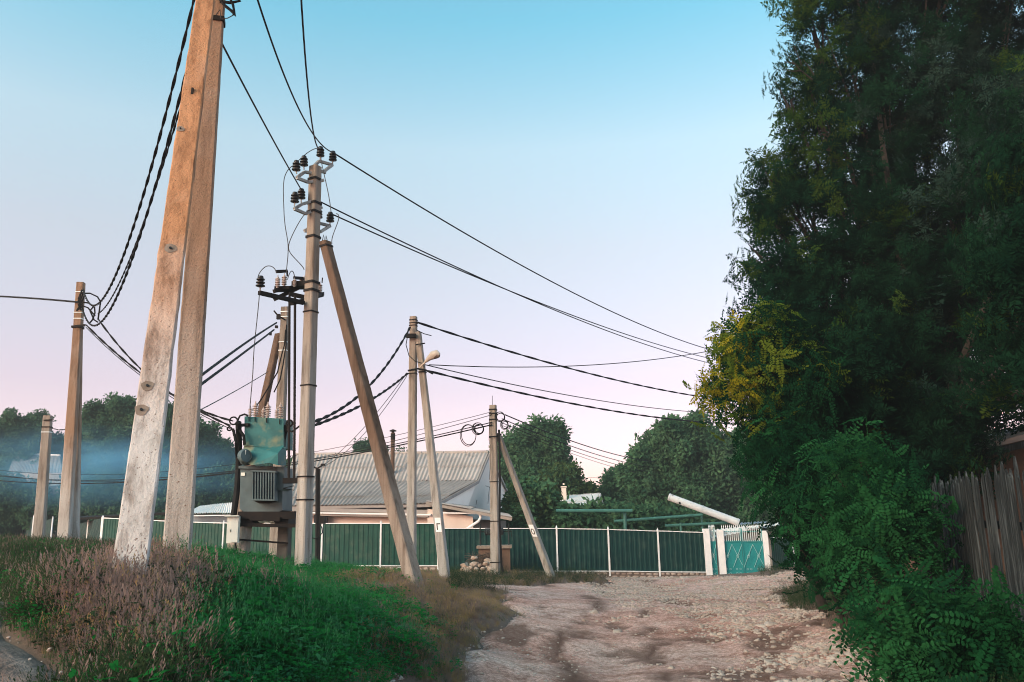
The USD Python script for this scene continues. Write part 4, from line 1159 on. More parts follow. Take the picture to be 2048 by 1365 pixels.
for a, b in ((ER, BR), (BR, RR), (RR, BKR)):
    t.part('verge_board', bar(a + A(.06, 0, -.05), b + A(.06, 0, -.05), .05, .14), MT['roof_dark'])
t.part('back_wall', (np.array([A(BKL[0] + .3, BKL[1] - .3, gz0), A(BKR[0] - .3, BKR[1] - .3, gz0), A(BKR[0] - .3, BKR[1], gz0), A(BKL[0] + .3, BKL[1], gz0), BKL + A(.3, -.3, -.1), BKR + A(-.3, -.3, -.1), BKR + A(-.3, 0, -.1), BKL + A(.3, 0, -.1)]), BOXF), MT['plaster'])
lw = np.array([A(EL[0] + .3, EL[1] + .2, gz0), EL + A(.3, .2, -.08), BL + A(.3, 0, -.08), RL + A(.3, 0, -.08), BKL + A(.3, -.1, -.08), A(BKL[0] + .3, BKL[1] - .1, gz0)])
v = np.vstack([lw, lw + A(.25, 0, 0)])
t.part('side_wall', (v, np.array(f)[:, ::-1]), MT['plaster'])
# eaves: fascia, gutter
t.part('fascia', bar(P(563, 1019, 36.5), P(866, 1024, 34.95), .04, .14), MT['roof_dark'])
t.part('gutter', bar(P(563, 1025, 36.4), P(862, 1030, 34.85), .12, .06), MT['white_paint'])
t.part('soffit', bar(P(566, 1030, 36.7), P(860, 1034, 35.1), .5, .05), MT['roof_dark'])
# stove pipe
pb_ = P(785, 934, 39.2)
ch = t.part('stove_pipe', tube([pb_ - A(0, 0, .4), A(pb_[0], pb_[1], z_of(785, 866, 39.2))], .10, 10), MT['strut_brown'])
t.part('cowl', join([lathe([(.10, 0), (.17, .02), (.17, .05), (.02, .12)], A(pb_[0], pb_[1], z_of(785, 866, 39.2) + .05), n=12), tube([A(pb_[0], pb_[1], z_of(785, 866, 39.2)), A(pb_[0], pb_[1], z_of(785, 866, 39.2) + .08)], .06, 8), tube([A(pb_[0], pb_[1], z_of(785, 880, 39.2)), A(pb_[0], pb_[1], z_of(785, 868, 39.2))], .108, 10)]), MT['steel_dark'], parent=ch)
# annex with its own lean-to roof
a0, a1 = P(852, 1004, 34.7), P(1024, 1036, 34.4)
a2, a3 = P(1016, 1030, 38.2), P(884, 1003, 38.6)
ra = t.part('annex_roof', (np.array([a0, a1, a2, a3] + [x + A(0, 0, -.06) for x in (a0, a1, a2, a3)]) - A(0, 0, .05), BOXF), MT['roof_dark'])
roof_sheets(t, a1, a2, a3, a0, 3, 2, MT['roof'], 5, parent=ra, seed=5)
t.part('annex_verge', bar(a0 + A(0, -.04, -.06), a1 + A(0, -.04, -.06), .04, .12), MT['plaster_grey_shade'], parent=ra)
aw0, aw1 = P(855, 1018, 34.9), P(946, 1034, 34.9)
gw = np.array([A(aw0[0], 34.9, gz0), aw0, A(aw1[0], 34.9, aw1[2]), A(aw1[0], 34.9, gz0)])
t.part('annex_wall', prism(gw[[0, 1, 2, 3]], .25), MT['plaster'])
sw0, sw1 = A(aw1[0] - .02, 35.15, 0), A(P(1012, 1040, 38)[0], 38.4, 0)
t.part('annex_side_wall', (np.array([A(sw0[0], sw0[1], gz0), A(sw1[0], sw1[1], gz0), A(sw1[0] - .3, sw1[1], gz0), A(sw0[0] - .3, sw0[1], gz0), A(sw0[0], sw0[1], aw1[2] - .1), A(sw1[0], sw1[1], P(1012, 1042, 38.4)[2]), A(sw1[0] - .3, sw1[1], P(1012, 1042, 38.4)[2]), A(sw0[0] - .3, sw0[1], aw1[2] - .1)]), BOXF), MT['plaster_grey_shade'])  # shade of this turned wall is put into its plaster colour
t.part('annex_gutter', bar(P(885, 1026, 34.75), P(954, 1027.5, 34.6), .09, .06), MT['white_paint'])
t.part('downpipe', tube([P(960, 1029, 34.6), P(961, 1036, 34.6), P(957, 1043, 34.6), P(934, 1058, 34.6), P(928, 1075, 34.6)], .055, 8), MT['white_paint'])
t.part('antenna', join([tube([P(976, 1008, 37.5), P(979, 974, 37.5)], .012, 5), bar(P(971, 972, 37.5), P(982, 976, 37.5), .02, .02), tube([P(952, 1010, 36), P(954, 1000, 36)], .012, 5)]), MT['steel_dark'])
dk = P(612, 1050, 35.6)
t.part('window', box(A(P(640, 1040, 36)[0], 36.15, P(640, 1042, 36)[2]), (.55, .2, .5)), MT['black_window'])

# ---------------------------------------------------------------- sheds on the other side
t = Thing('shed', 'low shed with a light corrugated roof and bluish wall behind the transformer', 'shed', P(420, 1120, 41))
s0, s1, s2, s3 = P(372, 1028, 40), P(476, 1027, 40), P(472, 1005, 43.5), P(400, 1013, 43.5)
roof_sheets(t, s0, s1, s2, s3, 3, 1, MT['gable'], 7, seed=8)
t.part('wall', prism([A(P(380, 1030, 40.4)[0], 40.4, 0), A(P(380, 1030, 40.4)[0], 40.4, P(380, 1029, 40.4)[2]), A(P(475, 1030, 40.4)[0], 40.4, P(475, 1028, 40.4)[2]), A(P(475, 1030, 40.4)[0], 40.4, 0)], 3.2), MT['shed_blue'])
t.part('gutter', bar(P(372, 1032, 39.9), P(476, 1031, 39.9), .1, .05), MT['white_paint'])
t = Thing('shed', 'brown brick shed with a flat dark roof behind the nearest pole', 'shed', P(260, 1100, 43))
b0, b1 = P(176, 1042, 43), P(330, 1034, 43)
t.part('wall', box(((b0[0] + b1[0]) / 2, 45, b0[2] / 2 + .1), (b1[0] - b0[0], 3.5, b0[2] - .2)), MT['brick_brown'])
t.part('roof', (np.array([P(150, 1041, 42.4), P(335, 1030, 42.4), P(335, 1029, 47), P(165, 1037, 47)] + [x + A(0, 0, .12) for x in (P(150, 1041, 42.4), P(335, 1030, 42.4), P(335, 1029, 47), P(165, 1037, 47))]), BOXF), MT['steel_dark'])
t = Thing('house', 'distant hillside house with a pale ridge, dimmed by blue smoke', 'house', P(80, 1010, 68))
h = [P(8, 964, 67), P(128, 968, 67), P(120, 912, 71), P(32, 908, 71)]
roof_sheets(t, *h, 6, 2, MT['roof_dark'], 6, seed=9)
t.part('ridge_cap', tube([h[3], h[2]], .12, 6), MT['gable'])
w0, w1 = P(14, 968, 67.6), P(126, 970, 67.6)
t.part('wall', box(((w0[0] + w1[0]) / 2, 70.6, w0[2] / 2 + .4), (w1[0] - w0[0], 6, w0[2] + .8)), MT['plaster_grey_shade'])
t = Thing('hut', 'tiny clay hut with one dark window between the bank poles', 'hut', P(106, 1020, 62))
w = P(106, 998, 62)
t.part('wall', box((w[0], 63.2, w[2]), (1.25, 2.2, 1.9)), MT['plaster_grey_shade'])
t.part('window', box(P(108, 997, 62) + A(0.05, .02, 0), (.4, .3, .55)), MT['black_window'])
t.part('roof', lathe([(1.25, 0), (.05, .6)], (w[0], 63.2, w[2] + .93), n=4), MT['roof_dark'])

t = Thing('house', 'small white-roofed house with a stub chimney among the garden trees', 'house', P(1165, 1040, 47))
r0, r1 = P(1120, 1000, 46), P(1186, 1018, 46)
k0, k1 = P(1122, 994, 50), P(1199, 988, 48.5)
e0, e1 = P(1090, 1022, 46), P(1183, 1020, 45)
roof_sheets(t, e0, e1, k1, k0, 5, 2, MT['gable'], 6, seed=12)
bk1, bk0 = P(1206, 1014, 52), P(1130, 1014, 54)
roof_sheets(t, bk0, bk1, k1, k0, 5, 2, MT['gable'], 6, seed=13)
ga = np.array([A(e1[0] - .1, e1[1] + .1, gz0), e1 + A(-.1, .1, -.1), k1 + A(-.1, 0, -.1), bk1 + A(-.1, 0, -.1), A(bk1[0] - .1, bk1[1], gz0)])
v = np.vstack([ga, ga + A(-.3, 0, 0)])
f5 = [[0, 2, 1], [0, 3, 2], [0, 4, 3], [5, 6, 7], [5, 7, 8], [5, 8, 9]]
for k in range(5):
    kk = (k + 1) % 5
    f5 += [[k, kk, kk + 5], [k, kk + 5, k + 5]]
t.part('gable_wall', (v, np.array(f5)), MT['brick_brown'])
t.part('verge_board', bar(e1 + A(.05, 0, -.05), k1 + A(.05, 0, -.05), .05, .16), MT['gable'])
t.part('verge_board', bar(k1 + A(.05, 0, -.05), bk1 + A(.05, 0, -.05), .05, .16), MT['gable'])
t.part('wall', (np.array([A(e0[0], e0[1] + .4, gz0), A(e1[0] - .4, e1[1] + .4, gz0), A(e1[0] - .4, e1[1] + .7, gz0), A(e0[0], e0[1] + .7, gz0), A(e0[0], e0[1] + .4, e0[2] - .05), A(e1[0] - .4, e1[1] + .4, e1[2] - .05), A(e1[0] - .4, e1[1] + .7, e1[2] - .05), A(e0[0], e0[1] + .7, e0[2] - .05)]), BOXF), MT['plaster'])
cb = P(1128, 996, 48.5)
t.part('chimney', join([box(cb + A(0, 0, .1), (.26, .26, .9)), box(cb + A(0, 0, .62), (.32, .32, .08)), box(cb + A(0, 0, .78), (.08, .2, .1))]), MT['plaster'])

# clay house behind the wooden fence
t = Thing('house', 'brown clay-walled house end above the old wooden paling fence', 'house', P(2040, 960, 16))
x0 = P(1988, 900, 16)[0]
zE, zA_ = z_of(1986, 888, 16), z_of(2140, 820, 16)
xa = x0 + 3.2
gp = np.array([(x0, 16, 0), (x0, 16, zE), (xa, 16, zA_), (xa + 3.2, 16, zE), (xa + 3.2, 16, 0)], float)
t.part('wall', prism(gp, 7), MT['clay_wall'])
nv = A(0, -.35, 0)
for a, b, nm in ((A(x0 - .35, 16, zE - .16), A(xa, 16, zA_), 'near'), (A(xa + 3.55, 16, zE - .16), A(xa, 16, zA_), 'far')):
    t.part('roof', (np.array([a + nv, b + nv, b + A(0, 7.3, 0), a + A(0, 7.3, 0)] + [q + A(0, 0, .10) for q in (a + nv, b + nv, b + A(0, 7.3, 0), a + A(0, 7.3, 0))]) + A(0, 0, .03), BOXF), MT['roof_dark'])
t.part('verge_board', bar(A(x0 - .3, 15.62, zE - .2), A(xa, 15.62, zA_ - .04), .04, .12), MT['wood_grey'])

# old paling fence
t = Thing('paling_fence', 'old grey wooden paling fence with ragged tops under the dark tree', 'fence', (5.5, 10, gz1(5.5, 10)))
fa, fb = P(2062, 945, 7.7), P(1835, 985, 12.6)
d = fb - fa
r = np.random.default_rng(5)
L = np.linalg.norm(d[:2])
s = -1.6
while s < L:
    w = r.uniform(.06, .11)
    c = fa + d * (s + w / 2) / L
    g0 = gz1(c[0], c[1]) - .1
    z1 = c[2] + r.normal(0, .035)
    lean = r.normal(0, .025)
    e = unit(d * A(1, 1, 0)); n = A(-e[1], e[0], 0)
    off = n * r.normal(0, .012)
    tip = r.uniform(-.3, .3)
    b_ = [(-.5, 0), (.5, 0), (.5, 1)] + [(tip, 1.03 + r.uniform(0, .02))] + [(-.5, 1 - r.uniform(0, .02))]
    hgt = z1 - g0
    fpts = np.array([A(c[0], c[1], g0) + off + e * (bx_ * w * (1 if bz < .5 else r.uniform(.75, .98)) + lean * bz * hgt) + A(0, 0, bz * hgt) for bx_, bz in b_])
    th = n * .018
    v = np.vstack([fpts, fpts + th])
    f5b = [[0, 1, 2], [0, 2, 3], [0, 3, 4], [5, 7, 6], [5, 8, 7], [5, 9, 8]]
    for k in range(5):
        kk = (k + 1) % 5
        f5b += [[k, k + 5, kk + 5], [k, kk + 5, kk]]
    t.part('plank', (v, np.array(f5b)), MT['wood_grey'])
    s += w + r.uniform(.002, .016)
for hh in (.55, 1.35):
    p, q = fa - d * .3, fb
    p = A(p[0], p[1], gz1(p[0], p[1]) + hh); q = A(q[0], q[1], gz1(q[0], q[1]) + hh)
    n = unit(A(-d[1], d[0], 0)); n = n if n[0] > 0 else -n
    t.part('rail', bar(p + n * .05, q + n * .05, .04, .08), MT['wood_grey'])

# ---------------------------------------------------------------- well, rocks, pipes
YW = 31.3
t = Thing('well', 'square concrete well with a slab lid and wooden winding drum behind the pole', 'well', P(988, 1145, YW))
w0, w1 = P(957, 1098, YW), P(1020, 1098, YW)
zb_ = z_of(988, 1150, YW)
ww = w1[0] - w0[0]; xc = (w0[0] + w1[0]) / 2
t.part('curb', box((xc, YW + .55, (w0[2] + zb_ - .2) / 2), (ww, 1.1, w0[2] - zb_ + .2)), MT['clay_wall'])
t.part('slab', box((xc, YW + .55, w0[2] + .05), (ww + .14, 1.25, .10)), MT['stain'])
zd = z_of(988, 1064, YW)
for sx in (-1, 1):
    t.part('upright', box((xc + sx * ww * .46, YW + .5, (zd + w0[2]) / 2 + .12), (.05, .06, zd - w0[2] + .35)), MT['wood_grey'])
t.part('drum', tube([(xc - ww * .32, YW + .5, zd), (xc - ww * .30, YW + .5, zd), (xc + ww * .28, YW + .5, zd), (xc + ww * .30, YW + .5, zd)], [.06, .13, .13, .06], 12), MT['wood_grey'])
t.part('axle', tube([(xc - ww * .5, YW + .5, zd), (xc + ww * .56, YW + .5, zd), (xc + ww * .56, YW + .5, zd - .2)], .02, 6), MT['steel_dark'])


def rock(r, seed, squash=(1, .85, .62)):
    m = trimesh.creation.icosphere(2, 1.0)
    v = np.array(m.vertices)
    v = v * (1 + .55 * (meshkit.fbm(v * 1.1 + seed * 7.3, 3, seed)[:, None] - .5))
    for k in range(11):
        n = unit(np.random.default_rng(seed * 10 + k).normal(size=3)); dcut = .62
        over = v @ n - dcut
        v = v - np.outer(np.clip(over, 0, None), n) * .95
    return v * A(*squash) * r, np.array(m.faces)


heap = [(934, 1144, 0), (945, 1147, 0), (958, 1146, 0), (972, 1146, 0), (983, 1146, 0), (928, 1139, .2), (940, 1136, .1), (952, 1139, .05), (966, 1138, .05), (978, 1137, .1), (948, 1129, .2), (959, 1131, .2), (971, 1128, .2), (930, 1131, .35), (981, 1129, .3), (976, 1122, .35)]
for k, (px, py, dy) in enumerate(heap):
    c = P(px, py, 29.8 + dy)
    v, f = rock(np.random.default_rng(k).uniform(.12, .21), k + 1)
    a = k * 1.3
    v = np.stack([v[:, 0] * math.cos(a) - v[:, 1] * math.sin(a), v[:, 0] * math.sin(a) + v[:, 1] * math.cos(a), v[:, 2]], 1)
    single('rock', (v + c, f), MT['rock'], 'pale limestone rock in the heap beside the concrete well', 'rock', group='rocks heaped beside the well', smooth=22)
c = P(948, 1116, 30.6)
v, f = rock(.16, 44)
single('rock', (v + c, f), MT['rock'], 'lone round rock lying on the brushwood above the heap', 'rock', smooth=35)
br_ = []
r = np.random.default_rng(3)
for k in range(160):
    c = P(r.uniform(935, 990), r.uniform(1108, 1138), 30.9 + r.uniform(0, .5)); dd_ = unit(r.normal(size=3) * A(1, .6, .5)) * r.uniform(.15, .5)
    br_.append(tube([c - dd_ / 2, c + A(0, 0, .03), c + dd_ / 2], .008, 3, cap=False))
single('brushwood', join(br_), MT['brush'], 'tangled dark brushwood piled against the well', 'brushwood', kind='stuff')

for k, (px, py, r_, lab) in enumerate([(1236, 1264, .10, 'pale rounded stone lying alone in the middle of the road'), (1524, 1214, .17, 'dark flat stone at the bush side of the road'), (1601, 1219, .10, 'white stone at the edge of the shaded verge'), (1365, 1265, .09, 'brown stone among the gravel in mid road'),
                                      (1190, 1228, .12, 'reddish stone lying in the dark patch of the road'), (1540, 1254, .12, 'knobbly stone cluster lump near the shaded verge'), (1342, 1342, .07, 'small grey stone near the bottom of the road')]):
    c = on_ground(px, py)
    c[2] = float(top(np.array([c[0]]), np.array([c[1]]))[0]) + r_ * .2
    v, f = rock(r_, 70 + k)
    single('road_stone', (v + c, f), MT['pebble'] if k != 1 else MT['stain'], lab, 'stone', smooth=35)

c = P(801, 1139, 33.0)
t = Thing('drain_pipe', 'short black drain pipe poking out of the stone footing', 'drain pipe', c)
m_ = tube([c + A(0, -.35, -.02), c + A(0, .3, 0)], .12, 14)
t.part('pipe', m_, MT['steel_dark'], smooth=40)
t.part('bore', lathe([(.095, 0), (.095, .01), (0, .01)], c + A(0, -.352, -.02), (0, -1, 0), 14), MT['black_window'])
t.part('rim', ring(c + A(0, -.36, -.02), .115, .014, (0, -1, 0), 16, 5), MT['pipe_grey'])

# big grey pipe, green pipe pergola
q0, q1 = P(1337, 994, 37), P(1478, 1046, 36.2)
t = Thing('pipe', 'big pale grey pipe slanting down above the fence beside the gate', 'pipe', q1)
t.part('tube', tube([q0, lerp(q0, q1, .5), q1], .155, 16), MT['pipe_grey'], smooth=40)
for u in (.01, .48, .97):
    t.part('collar', tube([lerp(q0, q1, u), lerp(q0, q1, u + .012)], .165, 16), MT['pipe_grey'], smooth=40)
t.part('hole', lathe([(.05, 0), (.05, .02), (0, .02)], lerp(q0, q1, .17) + A(-.05, -.12, -.08), (-.2, -1, -.6), 8), MT['black_window'])
t = Thing('pergola', 'green steel pipe pergola over the vines behind the teal fence', 'pergola', P(1249, 1150, 37))
for a, b, r_ in [((1112, 1022), (1265, 1022), .075), ((1228, 1043), (1405, 1030), .06), ((1330, 1052), (1478, 1045), .06)]:
    t.part('beam', tube([P(*a, 37), P(*b, 36.6)], r_, 8), MT['pipe_green'])
for px, py in ((1249, 1024), (1361, 1046), (1403, 1030)):
    p = P(px, py, 36.9)
    t.part('upright', tube([A(p[0], p[1], gz0), p], .07 if px < 1300 else .045, 8), MT['pipe_green'])
for px in (1150, 1200, 1245):
    t.part('cross_beam', tube([P(px, 1021, 37), P(px, 1021, 37) + A(0, 3.5, 0)], .04, 6), MT['pipe_green'])
for px in (1120, 1240):
    p = P(px, 1022, 37) + A(0, 3.5, 0)
    t.part('upright', tube([A(p[0], p[1], gz0), p], .05, 6), MT['pipe_green'])

# ---------------------------------------------------------------- overhead lines
far_pole = lambda px, py: P(px, py, 52)
K = cable
K('overhead_cable', 'twisted cable from the nearest pole to the very top of the twin-legged pole', near_top + A(-.1, 0, .1), P(166, 578, Y3), (300, 345), .0125, 2)
K('overhead_cable', 'twisted cable second from the left between the nearest and twin-legged poles', near_top + A(.0, 0, -.15), P(164, 615, Y3), (300, 410), .0125, 2)
K('overhead_cable', 'thinner twisted cable nearest to the leaning stay, ending below the cable loops', near_top + A(.05, 0, -.5), P(196, 628, Y3 - .2), (275, 480), .009, 2)
K('overhead_cable', 'cable running off to the edge from the twin-legged pole', P(160, 605, Y3 - .1), P(-160, 590, Y3 + 4), (50, 596), .024, 0)
K('overhead_cable', 'upper dark cable from the twin-legged pole down to the transformer loops', P(196, 638, Y3 - .2), P(465, 842, YT - .1), (275, 732), .013, 2, pitch=.9)
K('overhead_cable', 'lower dark cable from the twin-legged pole down to the transformer loops', P(172, 650, Y3 - .15), P(460, 852, YT - .1), (273, 740), .014, 2, pitch=.9)
K('overhead_wire', 'thin wire slung just below the two transformer feed cables', P(172, 655, Y3 - .15), P(470, 862, YT - .1), (260, 735), .009, 0, cat='wire')
K('overhead_cable', 'upper cable climbing to the hook of the pole behind the transformer', P(352, 790, YN + .2), P(553, 646, Y5 - .3), (450, 716), .020, 0)
K('overhead_cable', 'lower cable climbing to the hook of the pole behind the transformer', P(352, 806, YN + .2), P(548, 660, Y5 - .3), (450, 734), .020, 0)
K('overhead_wire', 'thin slack wire behind the transformer stay, under the two climbing cables', P(366, 838, YN + 3), P(536, 744, Y5), (470, 783), .009, 0, mat='wire', cat='wire')
K('overhead_wire', 'high wire from the nearest pole down to the middle brackets', P(437, 74, YN), INS[('low', 1)], (520, 232), .013, 0, mat='cable', cat='wire')
K('overhead_wire', 'high wire entering from above, ending at the outer top insulator', P(470, -150, 8), INS[('right', 1)], (565, 142), .013, 0, mat='cable', cat='wire')
K('overhead_wire', 'steepest high wire entering from above, ending at the inner top insulator', P(594, -150, 8), INS[('right', 0)], (613, 150), .013, 0, mat='cable', cat='wire')
K('overhead_wire', 'long topmost line from the high insulators away into the dark tree', INS[('right', 1)], P(1640, 712, 55), (1060, 540), .018, 0, mat='cable', cat='wire', n=60)
K('overhead_wire', 'upper of the two long lines leaving the lower insulators for the dark tree', INS[('low', 1)] + A(.1, .2, -.05), P(1640, 742, 55), (1010, 578), .016, 0, mat='cable', cat='wire', n=60)
K('overhead_wire', 'lower of the two long lines leaving the lower insulators for the dark tree', INS[('lower', 1)] + A(0, 0, 0), P(1640, 736, 55), (1060, 598), .016, 0, mat='cable', cat='wire', n=60)
K('overhead_cable', 'thick twisted cable from the top of the lamp pole towards the yellow tree', P(834, 645, Y6 - .1), P(1640, 805, 55), (1200, 753), .021, 2, n=60, pitch=2.2)
K('overhead_cable', 'thick twisted cable from the lamp level of the pole towards the yellow tree', P(855, 742, Y6 - .2), P(1640, 838, 55), (1200, 818), .021, 2, n=60, pitch=2.2)
K('overhead_wire', 'thin wire rising gently from beside the street lamp into the tree', P(858, 730, Y6 - .2), P(1640, 640, 40), (1130, 733), .016, 0, cat='wire', n=60)
K('overhead_wire', 'thin wire between the two thick cables leaving the lamp pole', P(850, 730, Y6 - .2), P(1640, 815, 55), (1130, 790), .017, 0, cat='wire', n=60)
K('overhead_cable', 'thick cable from the lamp pole top dropping to the high voltage pole', P(820, 655, Y6 - .15), P(622, 846, YM + .3), (745, 765), .020, 2, pitch=1.1)
K('overhead_cable', 'thick cable from the lamp bracket dropping to the high voltage pole', P(815, 747, Y6 - .15), P(622, 853, YM + .3), (720, 812), .020, 2, pitch=1.1)
K('overhead_wire', 'upper thin service wire from the lamp pole to the black mast', P(814, 746, Y6 - .15), P(648, 930, Y8), None, .010, 0, cat='wire', sag=.25)
K('overhead_wire', 'lower thin service wire from the lamp pole to the black mast', P(814, 752, Y6 - .15), P(646, 934, Y8), None, .010, 0, cat='wire', sag=.4)
K('overhead_wire', 'short wire from the black mast up to the high voltage pole', P(622, 932, Y8), P(608, 860, YM), None, .010, 0, cat='wire', sag=.1)
for k, (ya, ym, yb, r_, lab) in enumerate([(936, 908, 824, .010, 'topmost thin line to the well pole across the grey roof'), (944, 921, 830, .012, 'second thin line to the well pole across the grey roof'), (948, 932, 845, .018, 'third line to the well pole, darker, across the grey roof'), (958, 941, 850, .024, 'lowest thick line to the well pole, crossing the blue smoke')]):
    K('overhead_cable' if r_ > .015 else 'overhead_wire', lab, P(-40, ya, 46), P(984, yb, Y7 - .15), (470 if k > 1 else 640, (942 if k == 2 else 946 if k == 3 else ym - 6)), r_, 0, cat='cable' if r_ > .015 else 'wire', n=70)
for k, (a, b, r_, lab) in enumerate([((1010, 830), (1275, 918), .022, 'topmost cable from the well pole into the walnut tree'), ((1004, 838), (1278, 930), .018, 'second cable from the well pole into the walnut tree'), ((1004, 846), (1282, 940), .014, 'third thinner cable from the well pole into the walnut tree'), ((1006, 852), (1285, 948), .010, 'lowest thin wire from the well pole into the walnut tree')]):
    K('overhead_cable', lab, P(*a, Y7 - .1), P(b[0] + 30, b[1] + 6, 50), None, r_, 0, sag=.25)
K('overhead_wire', 'short thin wire between the garden trees above the white roof', P(1150, 958, 47), P(1290, 938, 50), None, .010, 0, cat='wire', sag=.1)
K('overhead_wire', 'short thin wire from the pale short pole towards the twin-legged pole', P(100, 854, Y4 - .1), P(136, 858, Y3 + .3), None, .012, 0, cat='wire', sag=.05)
# jumpers on the high voltage pole
for pts, lab in (([(590, 330), (578, 338), (568, 360), (567, 400), (570, 450), (576, 490), (574, 530), (574, 545)], 'long looping jumper wire down the open side of the high voltage pole'),
                 ([(612, 428), (600, 442), (585, 470), (577, 495), (585, 512), (600, 528), (608, 540)], 'curved jumper wire crossing the long loop beside the pole'),
                 ([(516, 560), (520, 545), (533, 533), (546, 535), (552, 545)], 'arched jumper from the outer switch insulator'),
                 ([(575, 560), (580, 546), (585, 543), (589, 553)], 'small arched jumper over the switch fuses'),
                 ([(520, 572), (514, 640), (508, 700), (506, 740), (502, 790), (500, 820)], 'thin wire hanging from the outer switch insulator to the transformer'),
                 ([(672, 428), (677, 440), (668, 465), (664, 488)], 'short jumper from the lower line to the brown stay'),
                 ([(597, 322), (610, 310), (625, 300), (640, 297)], 'arched jumper between the two top brackets'),
                 ([(642, 315), (646, 340), (655, 380), (662, 425)], 'jumper along the garden side of the bracket pole')):
    Yj = YM - .15 if 'transformer' not in lab else YM
    c = np.array([P(x, y, Yj) for x, y in pts])
    from scipy.interpolate import CubicSpline
    tt_ = np.linspace(0, 1, len(c)); ts = np.linspace(0, 1, len(c) * 6)
    single('jumper_wire', tube(CubicSpline(tt_, c)(ts), .009, 5), MT['wire'], lab, 'wire', at=c[0])

# ---------------------------------------------------------------- foliage
def leaflets(base, d, side, L, pairs, ll, lw, droop, oval, r):
    """One compound leaf along d with paired leaflets; triangles."""
    d = unit(d); side = unit(side - d * (side @ d)); up = np.cross(side, d)
    V, F = [], []
    def leaf(p, ld, ln, l, w):
        ld = unit(ld); s = unit(np.cross(ln, ld)); n = np.cross(ld, s)
        k = len(V)
        if oval:
            V.extend([p, p + ld * l * .35 + s * w * .5 + n * w * .12, p + ld * l * .8 + s * w * .42 + n * w * .1, p + ld * l, p + ld * l * .8 - s * w * .42 + n * w * .1, p + ld * l * .35 - s * w * .5 + n * w * .12])
            F.extend([[k, k + 1, k + 5], [k + 1, k + 2, k + 5], [k + 2, k + 4, k + 5], [k + 2, k + 3, k + 4]])
        else:
            V.extend([p, p + ld * l * .4 + s * w * .5 + n * w * .2, p + ld * l, p + ld * l * .4 - s * w * .5 + n * w * .2])
            F.extend([[k, k + 1, k + 2], [k, k + 2, k + 3]])
    for i in range(pairs):
        t_ = (i + 1) / (pairs + .5)
        p = base + d * L * t_ - A(0, 0, droop) * L * t_ * t_
        sc = 1 - .35 * abs(t_ - .45) * 1.3
        for sg in (-1, 1):
            j = r.normal(0, .14, 3)
            leaf(p, side * sg + d * (.35 if oval else .6) - A(0, 0, .25 if oval else .45) + j, up + r.normal(0, .2, 3), ll * sc, lw * sc)
    leaf(base + d * L - A(0, 0, droop) * L, d - A(0, 0, droop), up, ll, lw)
    tipz = base + d * L - A(0, 0, droop) * L
    k = len(V)
    V.extend([base + side * .0025, base - side * .0025, tipz]); F.append([k, k + 1, k + 2])
    return np.array(V), np.array(F)


def spray(seed, n, L, pairs, ll, lw, droop, oval, twig=.5, spread=1.0):
    """A leafy twig along +z."""
    r = np.random.default_rng(seed)
    parts = [tube([(0, 0, 0), (.01, .0, twig * .5), (0, .015, twig)], [.006, .004, .002], 3, cap=False)]
    for k in range(n):
        a = k * 2.4 + r.normal(0, .4)
        z = twig * (.12 + .88 * (k + .5) / n)
        d = A(math.cos(a) * spread, math.sin(a) * spread, r.uniform(.15, .8))
        parts.append(leaflets(A(0, 0, z), d, np.cross(d, A(0, 0, 1)) + r.normal(0, .25, 3), L * r.uniform(.75, 1.15), pairs, ll, lw, droop, oval, r))
    return join(parts)


def clump(seed, n, R, l, w):
    """Loose ball of separate leaves."""
    r = np.random.default_rng(seed)
    V, F = [], []
    for k in range(n):
        p = unit(r.normal(size=3)) * R * r.uniform(.2, 1) ** .6 * A(1, 1, .8)
        ld = unit(r.normal(size=3) * A(1, 1, .5) + p / R * .6 - A(0, 0, .35)); s = unit(np.cross(ld, r.normal(size=3) + A(0, 0, 1.5)))
        q = len(V); sc = r.uniform(.7, 1.25)
        n_ = np.cross(ld, s)
        V += [p, p + ld * l * .45 * sc + s * w * .5 * sc + n_ * .1 * w, p + ld * l * sc, p + ld * l * .45 * sc - s * w * .5 * sc + n_ * .1 * w]
        F += [[q, q + 1, q + 2], [q, q + 2, q + 3]]
    return np.array(V), np.array(F)


def crown_points(blobs, dens, seed, gap=.36, shell=.5, freq=.9):
    """Sites and outward directions of twigs inside lumpy masses (centre, radius)."""
    r = np.random.default_rng(seed)
    pos, out = [], []
    for bi, (c, R) in enumerate(blobs):
        n = int(dens * R ** 2 * 4)
        d = r.normal(size=(n, 3)); d /= np.linalg.norm(d, axis=1)[:, None]
        lump = .72 + .62 * (meshkit.fbm(d * 1.6 + bi * 3.1 + seed, 3, seed) - .25)
        rad = R * lump * r.uniform(shell ** 3, 1, n) ** (1 / 3)
        p = c + d * rad[:, None] * A(1, 1, .92)
        keep = meshkit.fbm(p * freq / max(R, .4) * 1.2 + seed * 1.7, 3, seed + 5) > gap + .10 * r.normal(size=n)
        pos.append(p[keep]); out.append(d[keep])
    return np.vstack(pos), np.vstack(out)


